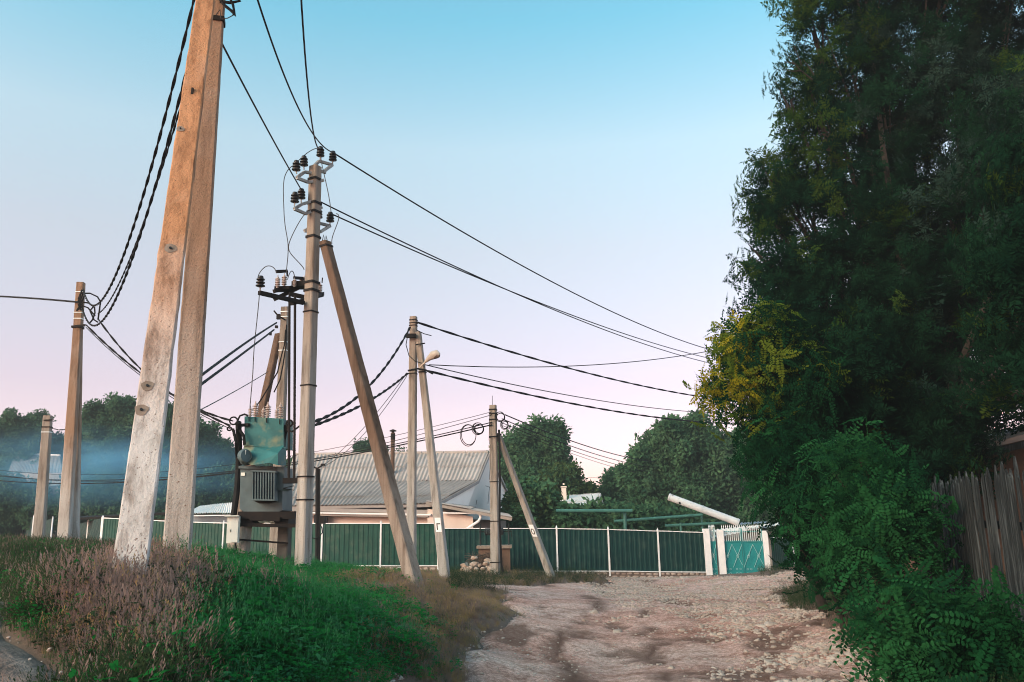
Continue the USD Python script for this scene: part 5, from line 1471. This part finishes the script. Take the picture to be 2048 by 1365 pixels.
def limbs(base, blobs, r0, seed, fork=.45):
    """Trunk and limbs that reach the crown's masses."""
    r = np.random.default_rng(seed)
    cen = np.mean([b[0] for b in blobs], 0)
    tipz = lerp(base, cen, .62)
    k1 = lerp(base, tipz, .5) + A(*r.normal(0, .08, 2), 0)
    trunk = tube([base - A(0, 0, .4), base + A(0, 0, .15), k1, tipz], [r0 * 1.5, r0 * 1.15, r0 * .85, r0 * .6], 9)
    L = []
    for c, R in blobs:
        st = lerp(base, tipz, r.uniform(fork, .98))
        m = lerp(st, c, .5) + A(*r.normal(0, .12 * R, 3)) + A(0, 0, .1 * R)
        L.append(tube([st, m, c, c + (c - m) * .2], [r0 * .36, r0 * .22, r0 * .10, r0 * .03], 6))
        for q in range(4):
            e = c + unit(r.normal(size=3) + A(0, 0, .3)) * R * .8
            L.append(tube([lerp(m, c, r.uniform(.2, 1)), lerp(c, e, .5) + A(0, 0, .06 * R), e], [r0 * .10, r0 * .06, r0 * .02], 4, cap=False))
    return trunk, L


ASH = [spray(k, 11, .24, 4, .11, .040, .25, False, .6) for k in range(3)]
ROB = [spray(10 + k, 5, .36, 8, .060, .031, .35, True, .45, 1.2) for k in range(3)]
FARC = [clump(20 + k, 44, .55, .26, .14) for k in range(3)]


def tree(name, label, cat, base, blobs, protos, dens, seed, r0=.12, group=None, tilt=.55, scale=(.8, 1.25), gap=.36, shell=.45, down=-.1, freq=.9, weights=None, crown='crown', limb=True, choose=None):
    t = Thing(name, label, cat, base, group)
    trunk, L = limbs(np.asarray(base, float), blobs, r0, seed)
    t.part('trunk', trunk, MT['bark'], smooth=True)
    if limb:
        for l in range(0, len(L), 5):
            t.part('limb', join(L[l:l + 5]), MT['bark'])
    r = np.random.default_rng(seed + 77)
    tufts = []
    for c, R in blobs:
        for k in range(7):
            d = unit(r.normal(size=3) + A(0, 0, .35))
            tufts.append((c + d * R * r.uniform(.85, 1.12), R * r.uniform(.16, .36)))
    pos, out = crown_points(list(blobs) + tufts, dens, seed, gap, shell, freq)
    r = np.random.default_rng(seed + 1)
    dirs = out * tilt + r.normal(0, .38, pos.shape) + A(0, 0, down)
    q = align(dirs, r.uniform(0, 6.28, len(pos)))
    pp = t.path + '/' + crown
    idx = choose(pos, r) if choose else r.choice(len(protos), len(pos), p=weights)
    pi = instancer(pp, protos, pos, q, r.uniform(*scale, len(pos)), idx, t.o)
    tag(pi.GetPrim(), kind='stuff')
    return t, len(pos)


def B(Y, *L):
    return [(P(px, py, Y + (l[3] if (l := (px, py, r) + tuple(o)) and len(l) > 3 else 0)), r * Y / FOC) for px, py, r, *o in L]


count = 0
# the dark ash at the road, its crown far over the frame
ashb = B(17.5, (1690, 70, 125), (1625, 45, 65), (1850, 40, 190), (2010, 40, 200), (1610, 150, 55), (1640, 250, 85), (1770, 240, 140), (1930, 260, 180), (2090, 260, 180), (1575, 210, 38), (1545, 365, 62), (1600, 380, 90), (1700, 420, 150), (1870, 470, 200), (2060, 490, 200), (1545, 440, 60), (1525, 520, 45), (1560, 570, 85), (1680, 610, 150), (1830, 690, 190), (2020, 700, 190),
          (1530, 630, 50), (1590, 700, 80), (1720, 790, 130), (1880, 830, 120), (2240, 300, 240), (2260, 700, 220), (1920, -180, 240), (1720, -110, 150), (2150, -130, 240), (1800, 560, 150), (1960, 580, 160))
ashb = [(c_, max(R_ - .12, .25)) for c_, R_ in ashb]
ashb += B(15.6, (1740, 860, 90), (1830, 900, 90), (1890, 880, 65), (1700, 780, 100), (1940, 790, 80), (1780, 950, 70), (1860, 940, 55), (1640, 700, 90), (1600, 800, 70))
ashb += B(11.5, (2120, 640, 200), (2220, 420, 260), (2330, 740, 240)) + B(14, (2120, 300, 200))
pa_ = [(m, MT['leaf_ash']) for m in ASH] + [(m, MT['leaf_ash_grey']) for m in ASH] + [(m, MT['leaf_ash_olive']) for m in ASH]


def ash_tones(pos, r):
    # brighter olive leaves high on the open side, dull ones deep in the crown on the house side
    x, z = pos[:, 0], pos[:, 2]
    olive_ = np.clip((z - 7.5) / 2.5, 0, 1) * np.clip((8.5 - x) / 2, 0, 1) * .6 + .05
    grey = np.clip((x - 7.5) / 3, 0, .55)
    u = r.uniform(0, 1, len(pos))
    return np.where(u < olive_, 6, np.where(u < olive_ + grey, 3, 0)) + r.integers(0, 3, len(pos))



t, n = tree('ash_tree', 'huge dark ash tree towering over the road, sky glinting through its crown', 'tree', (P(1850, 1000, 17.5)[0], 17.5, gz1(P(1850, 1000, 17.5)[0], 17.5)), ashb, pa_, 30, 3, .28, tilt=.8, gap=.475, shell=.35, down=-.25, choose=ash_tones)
count += n
r = np.random.default_rng(2)
dead = []
for a in ([(1625, 160, 16.2), (1600, 140, 16.1), (1575, 112, 16.1)], [(1602, 142, 16.1), (1585, 143, 16.1), (1572, 140, 16.1)], [(1590, 128, 16.1), (1575, 124, 16.1), (1568, 126, 16.1)], [(1628, 150, 16.2), (1615, 130, 16.2), (1607, 122, 16.2)]):
    dead.append(tube([P(*q) for q in a], [.016, .010, .004], 5))
t.part('dead_branch', join(dead), MT['bark'])

yb = B(14.2, (1470, 690, 34), (1530, 665, 40), (1505, 730, 50), (1458, 770, 30), (1560, 730, 55), (1495, 800, 40), (1580, 800, 60), (1452, 805, 18), (1545, 860, 45), (1620, 760, 50), (1600, 880, 50), (1530, 910, 35))
yb = [(c_, max(R_ - .10, .2)) for c_, R_ in yb]
py_ = [(m, MT['leaf_yellow']) for m in ROB] + [(m, MT['leaf_lime']) for m in ROB] + [(m, MT['leaf_robinia_dark']) for m in ROB]


def yellow_tones(pos, r):
    # yellowed outer leaves towards the road, green ones further in and lower down
    k = np.clip((pos[:, 0] - 3.7) / 1.5, 0, 1) + np.clip((3.9 - pos[:, 2]) / .9, 0, 1)
    u = r.uniform(0, 1, len(pos)) + k * .75
    return np.where(u < .42, 0, np.where(u < .95, 3, 6)) + r.integers(0, 3, len(pos))


t, n = tree('robinia_tree', 'yellowing robinia tree with feathery leaves, reaching out below the ash', 'tree', (P(1600, 1100, 14.2)[0] + .3, 14.2, gz1(P(1600, 1100, 14.2)[0], 14.2)), yb, py_, 130, 8, .07, tilt=.9, gap=.36, shell=.25, down=.0, choose=yellow_tones)
count += n

sets = [('robinia_bush', 'tall dark green robinia sapling leaning over the shaded verge', 12.3, [(1610, 930, 80), (1560, 900, 55), (1580, 985, 65), (1650, 1010, 85), (1700, 960, 80), (1600, 1060, 70), (1560, 1040, 45), (1670, 1100, 80), (1630, 1130, 50), (1700, 1160, 60), (1760, 1040, 90)], 'leaf_robinia_dark', 62, 12),
        ('robinia_bush', 'bright green robinia bush in front of the paling fence', 10.2, [(1720, 925, 60), (1680, 960, 60), (1785, 960, 55), (1650, 1040, 55), (1740, 1030, 80), (1810, 1045, 60), (1865, 1085, 42), (1700, 1100, 65), (1790, 1120, 80), (1870, 1165, 42), (1830, 1195, 45)], 'leaf_robinia', 80, 13),
        ('robinia_bush', 'low robinia bush spreading from the bottom corner', 7.6, [(1770, 1250, 55), (1800, 1320, 60), (1860, 1240, 65), (1920, 1240, 62), (2000, 1285, 65), (1830, 1320, 60), (1900, 1330, 85), (1990, 1370, 90), (2065, 1330, 75), (1850, 1400, 70), (1940, 1440, 90), (2080, 1420, 80)], 'leaf_robinia', 150, 14)]
for name, lab, Yb, bl, mk, dens, seed in sets:
    bb = [(c_, max(R_ - .18, .12)) for c_, R_ in B(Yb, *bl)]
    c = np.mean([b[0] for b in bb], 0)
    other = 'leaf_robinia_dark' if mk == 'leaf_robinia' else 'leaf_robinia'
    pr = [(m, MT[mk]) for m in ROB] + [(m, MT[other]) for m in ROB]
    t, n = tree(name, lab, 'bush', (c[0] + .3, c[1] + .3, gz1(c[0] + .3, c[1] + .3)), bb, pr, dens, seed, .035, tilt=1.0, gap=.33, shell=.25, down=.0, scale=(.75, 1.2), weights=[.27, .27, .26, .07, .07, .06])
    count += n
    # the foremost sprays, one by one
    r = np.random.default_rng(seed)
    k = 0
    while k < (0 if seed == 12 else 110):
        ci = r.integers(len(bb)); cc_, R = bb[ci]
        d = unit(r.normal(size=3) + A(0, -1.2, .35))
        p = cc_ + d * R * r.uniform(.85, 1.08)
        lv = leaflets(A(0, 0, 0), unit(d * .7 + r.normal(0, .4, 3)), np.cross(d, A(0, 0, 1)) + r.normal(0, .2, 3), r.uniform(.32, .46), 9, .062, .032, .4, True, r)
        t.part('leaf', (lv[0] + p, lv[1]), MT[mk])
        k += 1

# trees beyond the fences
FR = [(m, MT['leaf_far']) for m in FARC]; FD = [(m, MT['leaf_far_dark']) for m in FARC]; FL = [(m, MT['leaf_far_light']) for m in FARC]
MIX = lambda a, b: a + b
def far(label, Y, bl, pr, seed, dens=40, name='leafy_tree', cat='tree', r0=.15, **kw):
    global count
    bb = B(Y, *bl)
    c = np.mean([b[0] for b in bb], 0)
    t, n = tree(name, label, cat, (c[0], c[1], gz1(c[0], c[1])), bb, pr, dens * .42, seed, r0, tilt=.5, gap=kw.pop('gap', .36), shell=.35, down=0, limb=kw.pop('limb', True), **kw)
    count += n
    return t


w64 = [.24, .23, .23, .1, .1, .1]
far('tall dark tree rising behind the house gable beside the well pole', 57, [(1085, 890, 42), (1050, 905, 45), (1100, 930, 45), (1115, 870, 22), (1030, 940, 45), (1060, 960, 55), (1010, 900, 25), (1110, 980, 40)], MIX(FR, FD), 31, weights=w64)
far('light green tree above the white-roofed garden house', 54.5, [(1120, 965, 32), (1095, 985, 30), (1150, 980, 24), (1175, 985, 14), (1135, 995, 25)], MIX(FL, FR), 32, 46, weights=w64)
far('dense green bush pressed against the annex', 40, [(1055, 1015, 40), (1035, 1040, 28), (1085, 1010, 28), (1100, 1040, 28), (1065, 1060, 40)], MIX(FR, FL), 33, 60, name='bush', cat='bush', weights=w64)
far('slim tree between the white roof and the walnut', 58, [(1225, 968, 22), (1215, 995, 22), (1245, 1000, 22), (1228, 1025, 22)], FR, 34)
wal = [(1330, 905, 58), (1360, 868, 26), (1400, 900, 60), (1340, 860, 16), (1300, 960, 55), (1370, 970, 70), (1440, 950, 70), (1490, 900, 48), (1310, 1020, 45), (1400, 1030, 60), (1480, 1020, 70), (1545, 960, 70), (1560, 1040, 60), (1600, 990, 70)]
far('broad round walnut tree filling the sky behind the gate', 53, wal, MIX(FR, FD), 35, 44, r0=.25, weights=[.2, .2, .2, .14, .13, .13])
far('grapevine thicket hanging on the pergola', 39.2, [(1145, 1040, 24), (1185, 1042, 24), (1225, 1042, 22), (1265, 1046, 18), (1160, 1060, 30), (1210, 1062, 30), (1255, 1062, 24)], MIX(FR, FD), 36, 70, name='grapevine', cat='vine', r0=.05, weights=w64)
far('low dark bushes behind the fence next to the gate', 41, [(1300, 1050, 26), (1340, 1052, 24), (1385, 1056, 22), (1320, 1070, 30), (1375, 1072, 28)], MIX(FR, FD), 37, 60, name='bush', cat='bush', r0=.05, weights=w64)
far('tree tops peeping over the ridge beside the stove pipe', 75, [(735, 905, 20), (755, 912, 16), (718, 912, 12), (800, 915, 12)], FD, 38, 40)
# hillside behind the smoke
hill = [('round tree on the skyline behind the short pale pole', 72, [(45, 870, 42), (70, 850, 22), (20, 890, 40), (75, 890, 35), (50, 930, 55)], FD),
        ('tree at the edge of the picture, lowest of the skyline trees', 78, [(-15, 880, 38), (5, 920, 45), (-30, 940, 60)], FD),
        ('tall tree rising behind the leaning stay of the nearest pole', 66, [(240, 830, 30), (215, 860, 45), (265, 855, 42), (190, 850, 26), (300, 870, 42), (230, 910, 55), (170, 890, 28), (290, 920, 50)], MIX(FD, FR)),
        ('tree showing between the two legs of the nearest pole', 64, [(325, 840, 38), (345, 870, 40), (320, 900, 50), (380, 880, 38), (365, 920, 45)], MIX(FD, FR)),
        ('low tree between the nearest pole and the transformer', 68, [(410, 885, 32), (440, 905, 26), (425, 930, 42), (460, 930, 30), (470, 960, 40)], MIX(FD, FR)),
        ('dark tree in the smoke beside the twin-legged pole', 74, [(120, 915, 36), (150, 905, 32), (140, 950, 45), (190, 950, 45)], FD)]
for k, (lab, Y, bl, pr) in enumerate(hill):
    far(lab, Y, bl, pr, 41 + k, 36, r0=.2, weights=w64 if len(pr) == 6 else None)
low = [('black undergrowth on the slope at the picture edge', 61, [(-10, 1000, 45), (30, 1010, 40), (55, 1000, 32), (10, 1040, 40)]),
       ('black undergrowth round the clay hut', 60, [(80, 1030, 30), (140, 1010, 30), (165, 990, 36), (140, 1040, 26)]),
       ('black undergrowth below the smoke behind the nearest pole', 58, [(200, 990, 42), (240, 1000, 42), (285, 990, 42), (225, 1035, 40), (310, 1010, 40)]),
       ('black undergrowth between the nearest pole and the light shed roof', 58, [(340, 990, 42), (385, 985, 40), (430, 985, 40), (470, 990, 40), (400, 1020, 40), (350, 1030, 36), (500, 980, 40)])]
for k, (lab, Y, bl) in enumerate(low):
    far(lab, Y, bl, FD, 61 + k, 44, name='thicket', cat='bushes', r0=.05)
far('tree behind the shed, hidden behind the transformer', 62, [(520, 960, 45), (560, 950, 36), (540, 1000, 40)], FD, 71, 40)


# ---------------------------------------------------------------- grass, weeds, gravel
def tuft(seed, n, h, w, spread, lean, head=0.0, seg=3):
    r = np.random.default_rng(seed)
    V, F = [], []
    for k in range(n):
        a = r.uniform(0, 6.28); b = r.uniform(0, 6.28)
        p = A(math.cos(b), math.sin(b), 0) * spread * r.uniform(0, 1) ** .5
        d = A(math.cos(a), math.sin(a), 0); s = A(-d[1], d[0], 0)
        hh = h * r.uniform(.55, 1.1); ln = lean * hh * r.uniform(.3, 1.2)
        q = len(V)
        for i in range(seg):
            u = i / seg
            c = p + d * ln * u ** 1.8 + A(0, 0, hh * u * (1 - .15 * u))
            V += [c - s * w / 2 * (1 - .6 * u), c + s * w / 2 * (1 - .6 * u)]
        tipp = p + d * ln + A(0, 0, hh * .86)
        V.append(tipp)
        for i in range(seg - 1):
            F += [[q + 2 * i, q + 2 * i + 1, q + 2 * i + 3], [q + 2 * i, q + 2 * i + 3, q + 2 * i + 2]]
        F.append([q + 2 * seg - 2, q + 2 * seg - 1, q + 2 * seg])
        if head and r.uniform() < .75:
            hl = head * r.uniform(.7, 1.3)
            for m in range(4):
                q2_ = len(V); o = unit(r.normal(size=3)) * hl * .16
                c = tipp + A(0, 0, (m - 1.5) * hl * .3) + o
                dd2 = unit(d * .5 + A(0, 0, 1) + o * 3)
                V += [c, c + dd2 * hl * .3 + s * hl * .10, c + dd2 * hl * .6, c + dd2 * hl * .3 - s * hl * .10]
                F += [[q2_, q2_ + 1, q2_ + 2], [q2_, q2_ + 2, q2_ + 3]]
    return np.array(V), np.array(F)


def weed(seed, n, R, l, w, h):
    """Leafy low plant: broad leaves on short stalks."""
    r = np.random.default_rng(seed)
    V, F = [], []
    for k in range(n):
        a = r.uniform(0, 6.28); rr = R * r.uniform(0, 1) ** .5
        p = A(math.cos(a) * rr, math.sin(a) * rr, h * r.uniform(.25, 1) * (1 - .4 * rr / R))
        b = a + r.normal(0, .9)
        ld = unit(A(math.cos(b), math.sin(b), r.uniform(-.45, .5))); s = unit(np.cross(ld, A(0, 0, 1) + r.normal(0, .3, 3))); n_ = np.cross(s, ld)
        L_ = l * r.uniform(.6, 1.25); w_ = w * r.uniform(.7, 1.2)
        q = len(V)
        V += [p, p + ld * L_ * .3 + s * w_ * .5 + n_ * .1 * w_, p + ld * L_ * .7 + s * w_ * .38 + n_ * .06 * w_, p + ld * L_ - n_ * .1 * L_, p + ld * L_ * .7 - s * w_ * .38 + n_ * .06 * w_, p + ld * L_ * .3 - s * w_ * .5 + n_ * .1 * w_]
        F += [[q, q + 1, q + 5], [q + 1, q + 2, q + 5], [q + 2, q + 4, q + 5], [q + 2, q + 3, q + 4]]
        if k % 4 == 0:
            q = len(V)
            V += [A(p[0] * .3, p[1] * .3, 0), A(p[0] * .3 + .006, p[1] * .3, 0), p]; F.append([q, q + 1, q + 2])
    return np.array(V), np.array(F)


# candidates over the bank: denser close by
r = np.random.default_rng(99)
N = 300000
yy = 3.2 + (62 - 3.2) * r.uniform(0, 1, N) ** 2.6
xx = r.uniform(-1, 1, N) * (yy * .70 + 2.5)
zz = gz(xx, yy)
dR = np.maximum(road_d(xx, yy), path_d(xx, yy))
px, py = proj(np.stack([xx, yy, zz], 1))
nz = meshkit.fbm(np.stack([xx, yy, 0 * xx], 1) * .8, 4, 33)
nz2 = meshkit.fbm(np.stack([xx, yy, 0 * xx], 1) * 2.6, 3, 34)
back = yy > np.interp(px, [0, 207, 448, 645, 876, 1410, 1600], [60, 38, 35, 32.6, 32.3, 33.0, 33])
vis = (px > -120) & (px < 2170) & (py > 900) & (py < 1500) & ~back
side = xx < np.interp(yy, [0, 8, 14, 20, 34], [1.0, 1.0, 2.2, 3, 3])
def g2(cx, cy, sx, sy):
    return np.exp(-((px - cx) / sx) ** 2 - ((py - cy) / sy) ** 2)
dry = .85 * g2(275, 1190, 95, 75) + .5 * g2(190, 1270, 100, 70) + .25 * g2(330, 1330, 90, 60) + .25 * g2(560, 1210, 90, 50)
weedw = 1.3 * g2(680, 1260, 190, 110) + 1.2 * g2(480, 1130, 120, 40) + .9 * g2(560, 1340, 200, 70) + .5 * g2(820, 1350, 80, 60)
straw = .55 * g2(400, 1345, 130, 60) + 1.3 * g2(760, 1180, 150, 28) + 1.5 * g2(900, 1205, 130, 50) + .7 * g2(960, 1250, 70, 50) + .5 * g2(850, 1160, 200, 12) + .5 * g2(930, 1290, 50, 60)
straw = straw + 1.6 * np.exp(-((dR + .3) / .8) ** 2) * (px > 700)
darkg = 1.1 * g2(80, 1130, 150, 55) + .7 * g2(20, 1180, 120, 60) + .18
green = .12 + .6 * g2(700, 1160, 120, 25) + .5 * g2(600, 1350, 250, 60)
W_ = np.stack([dry, weedw, straw, darkg * (px < 420), green], 1) * (.35 + 1.3 * np.stack([nz, 1 - nz, nz2, 1 - nz2, nz], 1))
W_ = W_ ** 2.2
W_ /= W_.sum(1, keepdims=True)
cls = (W_.cumsum(1) < r.uniform(0, 1, N)[:, None]).sum(1).clip(0, 4)
open_ = vis & side & (dR < .02 + .10 * nz2) & (r.uniform(0, 1, N) < np.clip(.6 + (-dR) * 2.2, .6, 1))
TALL = [tuft(200 + k, 15, .40, .0045, .13, .6, .05) for k in range(3)]
SHORT = [tuft(210 + k, 24, .20, .005, .11, .7, .03) for k in range(3)]
GREEN = [tuft(220 + k, 22, .22, .006, .10, .6) for k in range(3)]
DARKG = [tuft(230 + k, 16, .44, .006, .12, .6, .05) for k in range(2)] + [weed(235, 36, .18, .075, .032, .42)]
WEED = [weed(240 + k, 24, .17, .085, .06, h_) for k, h_ in enumerate((.16, .24, .36))] + [tuft(249, 14, .42, .007, .12, .5, .05)]
spec = [('dry_grass', [(m, MT['grass_dry']) for m in TALL] + [(WEED[2], MT['grass_dark']), (TALL[0], MT['grass_straw'])], 0, (.55, 1.25), 20000),
        ('weeds', [(m, MT['leaf_weed']) for m in WEED[:3]] + [(WEED[1], MT['leaf_weed_light']), (WEED[3], MT['leaf_weed_light']), (WEED[2], MT['leaf_weed']), (WEED[2], MT['leaf_weed_light'])], 1, (.6, 1.15), 22000),
        ('straw_grass', [(m, MT['grass_straw']) for m in SHORT] + [(m, MT['grass_dry']) for m in SHORT] + [(SHORT[0], MT['grass_green'])], 2, (.6, 1.2), 22000),
        ('dark_grass', [(m, MT['grass_dark']) for m in DARKG] + [(DARKG[2], MT['leaf_weed']), (DARKG[0], MT['grass_dry'])], 3, (.6, 1.1), 16000),
        ('green_grass', [(m, MT['grass_green']) for m in GREEN] + [(SHORT[1], MT['grass_straw'])], 4, (.5, 1.0), 14000)]
labels = {'dry_grass': 'pinkish dry seeding grass round the foot of the nearest pole', 'weeds': 'lush broad-leaved green weeds covering the bank', 'straw_grass': 'short straw-coloured grass along the road edge', 'dark_grass': 'dull dark grass by the path and bank poles', 'green_grass': 'fresh green grass between the weeds'}
for name, pr, c, sc, most in spec:
    i = np.nonzero(open_ & (cls == c))[0]
    if len(i) > most:
        i = r.choice(i, most, replace=False)
    pos = np.stack([xx[i], yy[i], zz[i] - .02 + .03 * (nz[i] - .5)], 1)
    q = align(np.tile(A(0, 0, 1), (len(i), 1)) + r.normal(0, .13, (len(i), 3)), r.uniform(0, 6.28, len(i)))
    s_ = r.uniform(*sc, len(i)) * (.7 + .6 * nz[i]) * np.interp(yy[i], [4, 7, 13, 20], [.85, .8, .7, .6]) * np.clip(.55 + (-dR[i]) * 1.2, .5, 1.0)
    wts = np.array([1.0] * (len(pr) - 1) + [.45]); wts /= wts.sum()
    pi = instancer('/World/' + name, pr, pos, q, s_, r.choice(len(pr), len(i), p=wts))
    tag(pi.GetPrim(), labels[name], 'grass' if 'grass' in name else 'weeds', kind='stuff')
    count += len(i)

# scrub along the well and the shaded verge
i = np.nonzero(vis & (((px > 900) & (px < 1215) & (py < 1185) & (py > 1140) & (dR < .1)) | ((px > 1520) & (yy < 33) & (dR < 0) & ~side)))[0]
i = r.choice(i, min(len(i), 9000), replace=False)
pr = [(m, MT['grass_dark']) for m in DARKG] + [(SHORT[0], MT['grass_dry'])]
pos = np.stack([xx[i], yy[i], zz[i] - .02], 1)
pi = instancer('/World/verge_grass', pr, pos, align(np.tile(A(0, 0, 1), (len(i), 1)) + r.normal(0, .15, (len(i), 3)), r.uniform(0, 6.28, len(i))), r.uniform(.35, .9, len(i)), r.choice(len(pr), len(i), p=[.2, .2, .15, .45]))
tag(pi.GetPrim(), 'sparse brown grass round the well and under the bushes', 'grass', kind='stuff')

# gravel on the road: more and larger on the bush side
N2 = 110000
y2 = 5 + 29.5 * r.uniform(0, 1, N2) ** 1.5
x2 = r.uniform(-3, 13, N2)
p2x, p2y = proj(np.stack([x2, y2, gz(x2, y2)], 1))
d2 = road_d(x2, y2)
gn = meshkit.fbm(np.stack([x2, y2, 0 * x2], 1) * .9, 4, 77)
st2 = stony(x2, y2)
wt = np.clip(st2 * 1.1 - .15, .22, 1) * np.clip((gn - .34) * 5, .06, 1)
ok = (d2 > .02) & (r.uniform(0, 1, N2) < wt) & (p2x < 2000)
i = np.nonzero(ok)[0][:22000]
xp_, yp_ = r.uniform(-6.5, -1.3, 9000), r.uniform(2.5, 10, 9000)
kp_ = (path_d(xp_, yp_) > .03) & (r.uniform(0, 1, 9000) < .22)
x2, y2, st2 = np.concatenate([x2[i], xp_[kp_]]), np.concatenate([y2[i], yp_[kp_]]), np.concatenate([st2[i], np.full(kp_.sum(), -.1)])
i = np.arange(len(x2))
zt_ = top(x2[i], y2[i]) + .02
peb = [rock(1.0, 90 + k, (1, .8, .55)) for k in range(4)]
low_ = []
for k in range(4):
    m = trimesh.creation.icosphere(1, 1.0); v = np.array(m.vertices)
    v = v * (1 + .6 * (meshkit.noise(v * 1.7 + k * 5.1, k)[:, None] - .5)) * A(1, .8, .55)
    low_.append(((v, np.array(m.faces)), MT['pebble']))
sz = .012 + .045 * r.uniform(0, 1, len(i)) ** 2.6 + .03 * (r.uniform(0, 1, len(i)) > .97)
sz *= np.clip(.45 + st2[i], .35, 1)
pi = instancer('/World/gravel', low_, np.stack([x2[i], y2[i], zt_ - sz * .05], 1), align(np.tile(A(0, 0, 1), (len(i), 1)) + r.normal(0, .25, (len(i), 3)), r.uniform(0, 6.28, len(i))), sz, r.integers(0, 4, len(i)))
tag(pi.GetPrim(), 'loose pale gravel strewn over the dirt road', 'gravel', kind='stuff')

print('instances', count)

# ---------------------------------------------------------------- smoke and haze
sm = UsdGeom.Mesh(usdkit.mesh(stage, '/World/smoke', trimesh.creation.icosphere(3, 1.0), None))
c = P(190, 935, 50)
sm.AddTranslateOp().Set(Gf.Vec3d(*map(float, c)))
sm.AddRotateYOp().Set(2.0)
sm.AddScaleOp().Set(Gf.Vec3f(13, 4.5, 3.0))
tag(sm.GetPrim(), 'blue drift of smoke hanging before the hillside trees', 'smoke', kind='stuff')
smoke_mat = usdkit.material(stage, '/World/Looks/smoke', {
    't': ('texture_coordinate', {}), 'l': ('vector_math', {'math_type': 'length'}), 'f': ('map_range', {'from_min': 0.0, 'from_max': 1.0, 'to_min': 1.0, 'to_max': 0.0, 'clamp': True}),
    'm': ('mapping', {'mapping_type': 'point', 'scale': (1.4, 1.0, 1.0)}), 'n': ('noise_texture', {'scale': 2.3, 'detail': 4, 'roughness': 0.55}),
    'nr': ('map_range', {'from_min': 0.36, 'from_max': 0.68, 'to_min': 0.02, 'to_max': 1.0, 'clamp': True}),
    'f2': ('math', {'math_type': 'power', 'value2': 1.8}), 'a': ('math', {'math_type': 'multiply'}), 'b': ('math', {'math_type': 'multiply', 'value2': 0.34}),
    'v': ('principled_volume', {'color': (0.17, 0.54, 0.88), 'anisotropy': 0.0})},
    [('t.object', 'l.vector1'), ('l.value', 'f.value'), ('t.object', 'm.vector'), ('m.vector', 'n.vector'), ('n.fac', 'nr.value'), ('f.result', 'f2.value1'), ('f2.value', 'a.value1'), ('nr.result', 'a.value2'), ('a.value', 'b.value1'), ('b.value', 'v.density')], volume='v.volume')
UsdShade.MaterialBindingAPI.Apply(sm.GetPrim()).Bind(smoke_mat)
haze_mat = usdkit.material(stage, '/World/Looks/haze', {'v': ('principled_volume', {'color': (0.72, 0.86, 0.92), 'density': 0.0006, 'anisotropy': 0.2})}, volume='v.volume')
single('haze', box((0, 195, 13), (680, 520, 32)), haze_mat, 'thin bluish evening haze between the poles and the far trees', 'haze', kind='stuff')
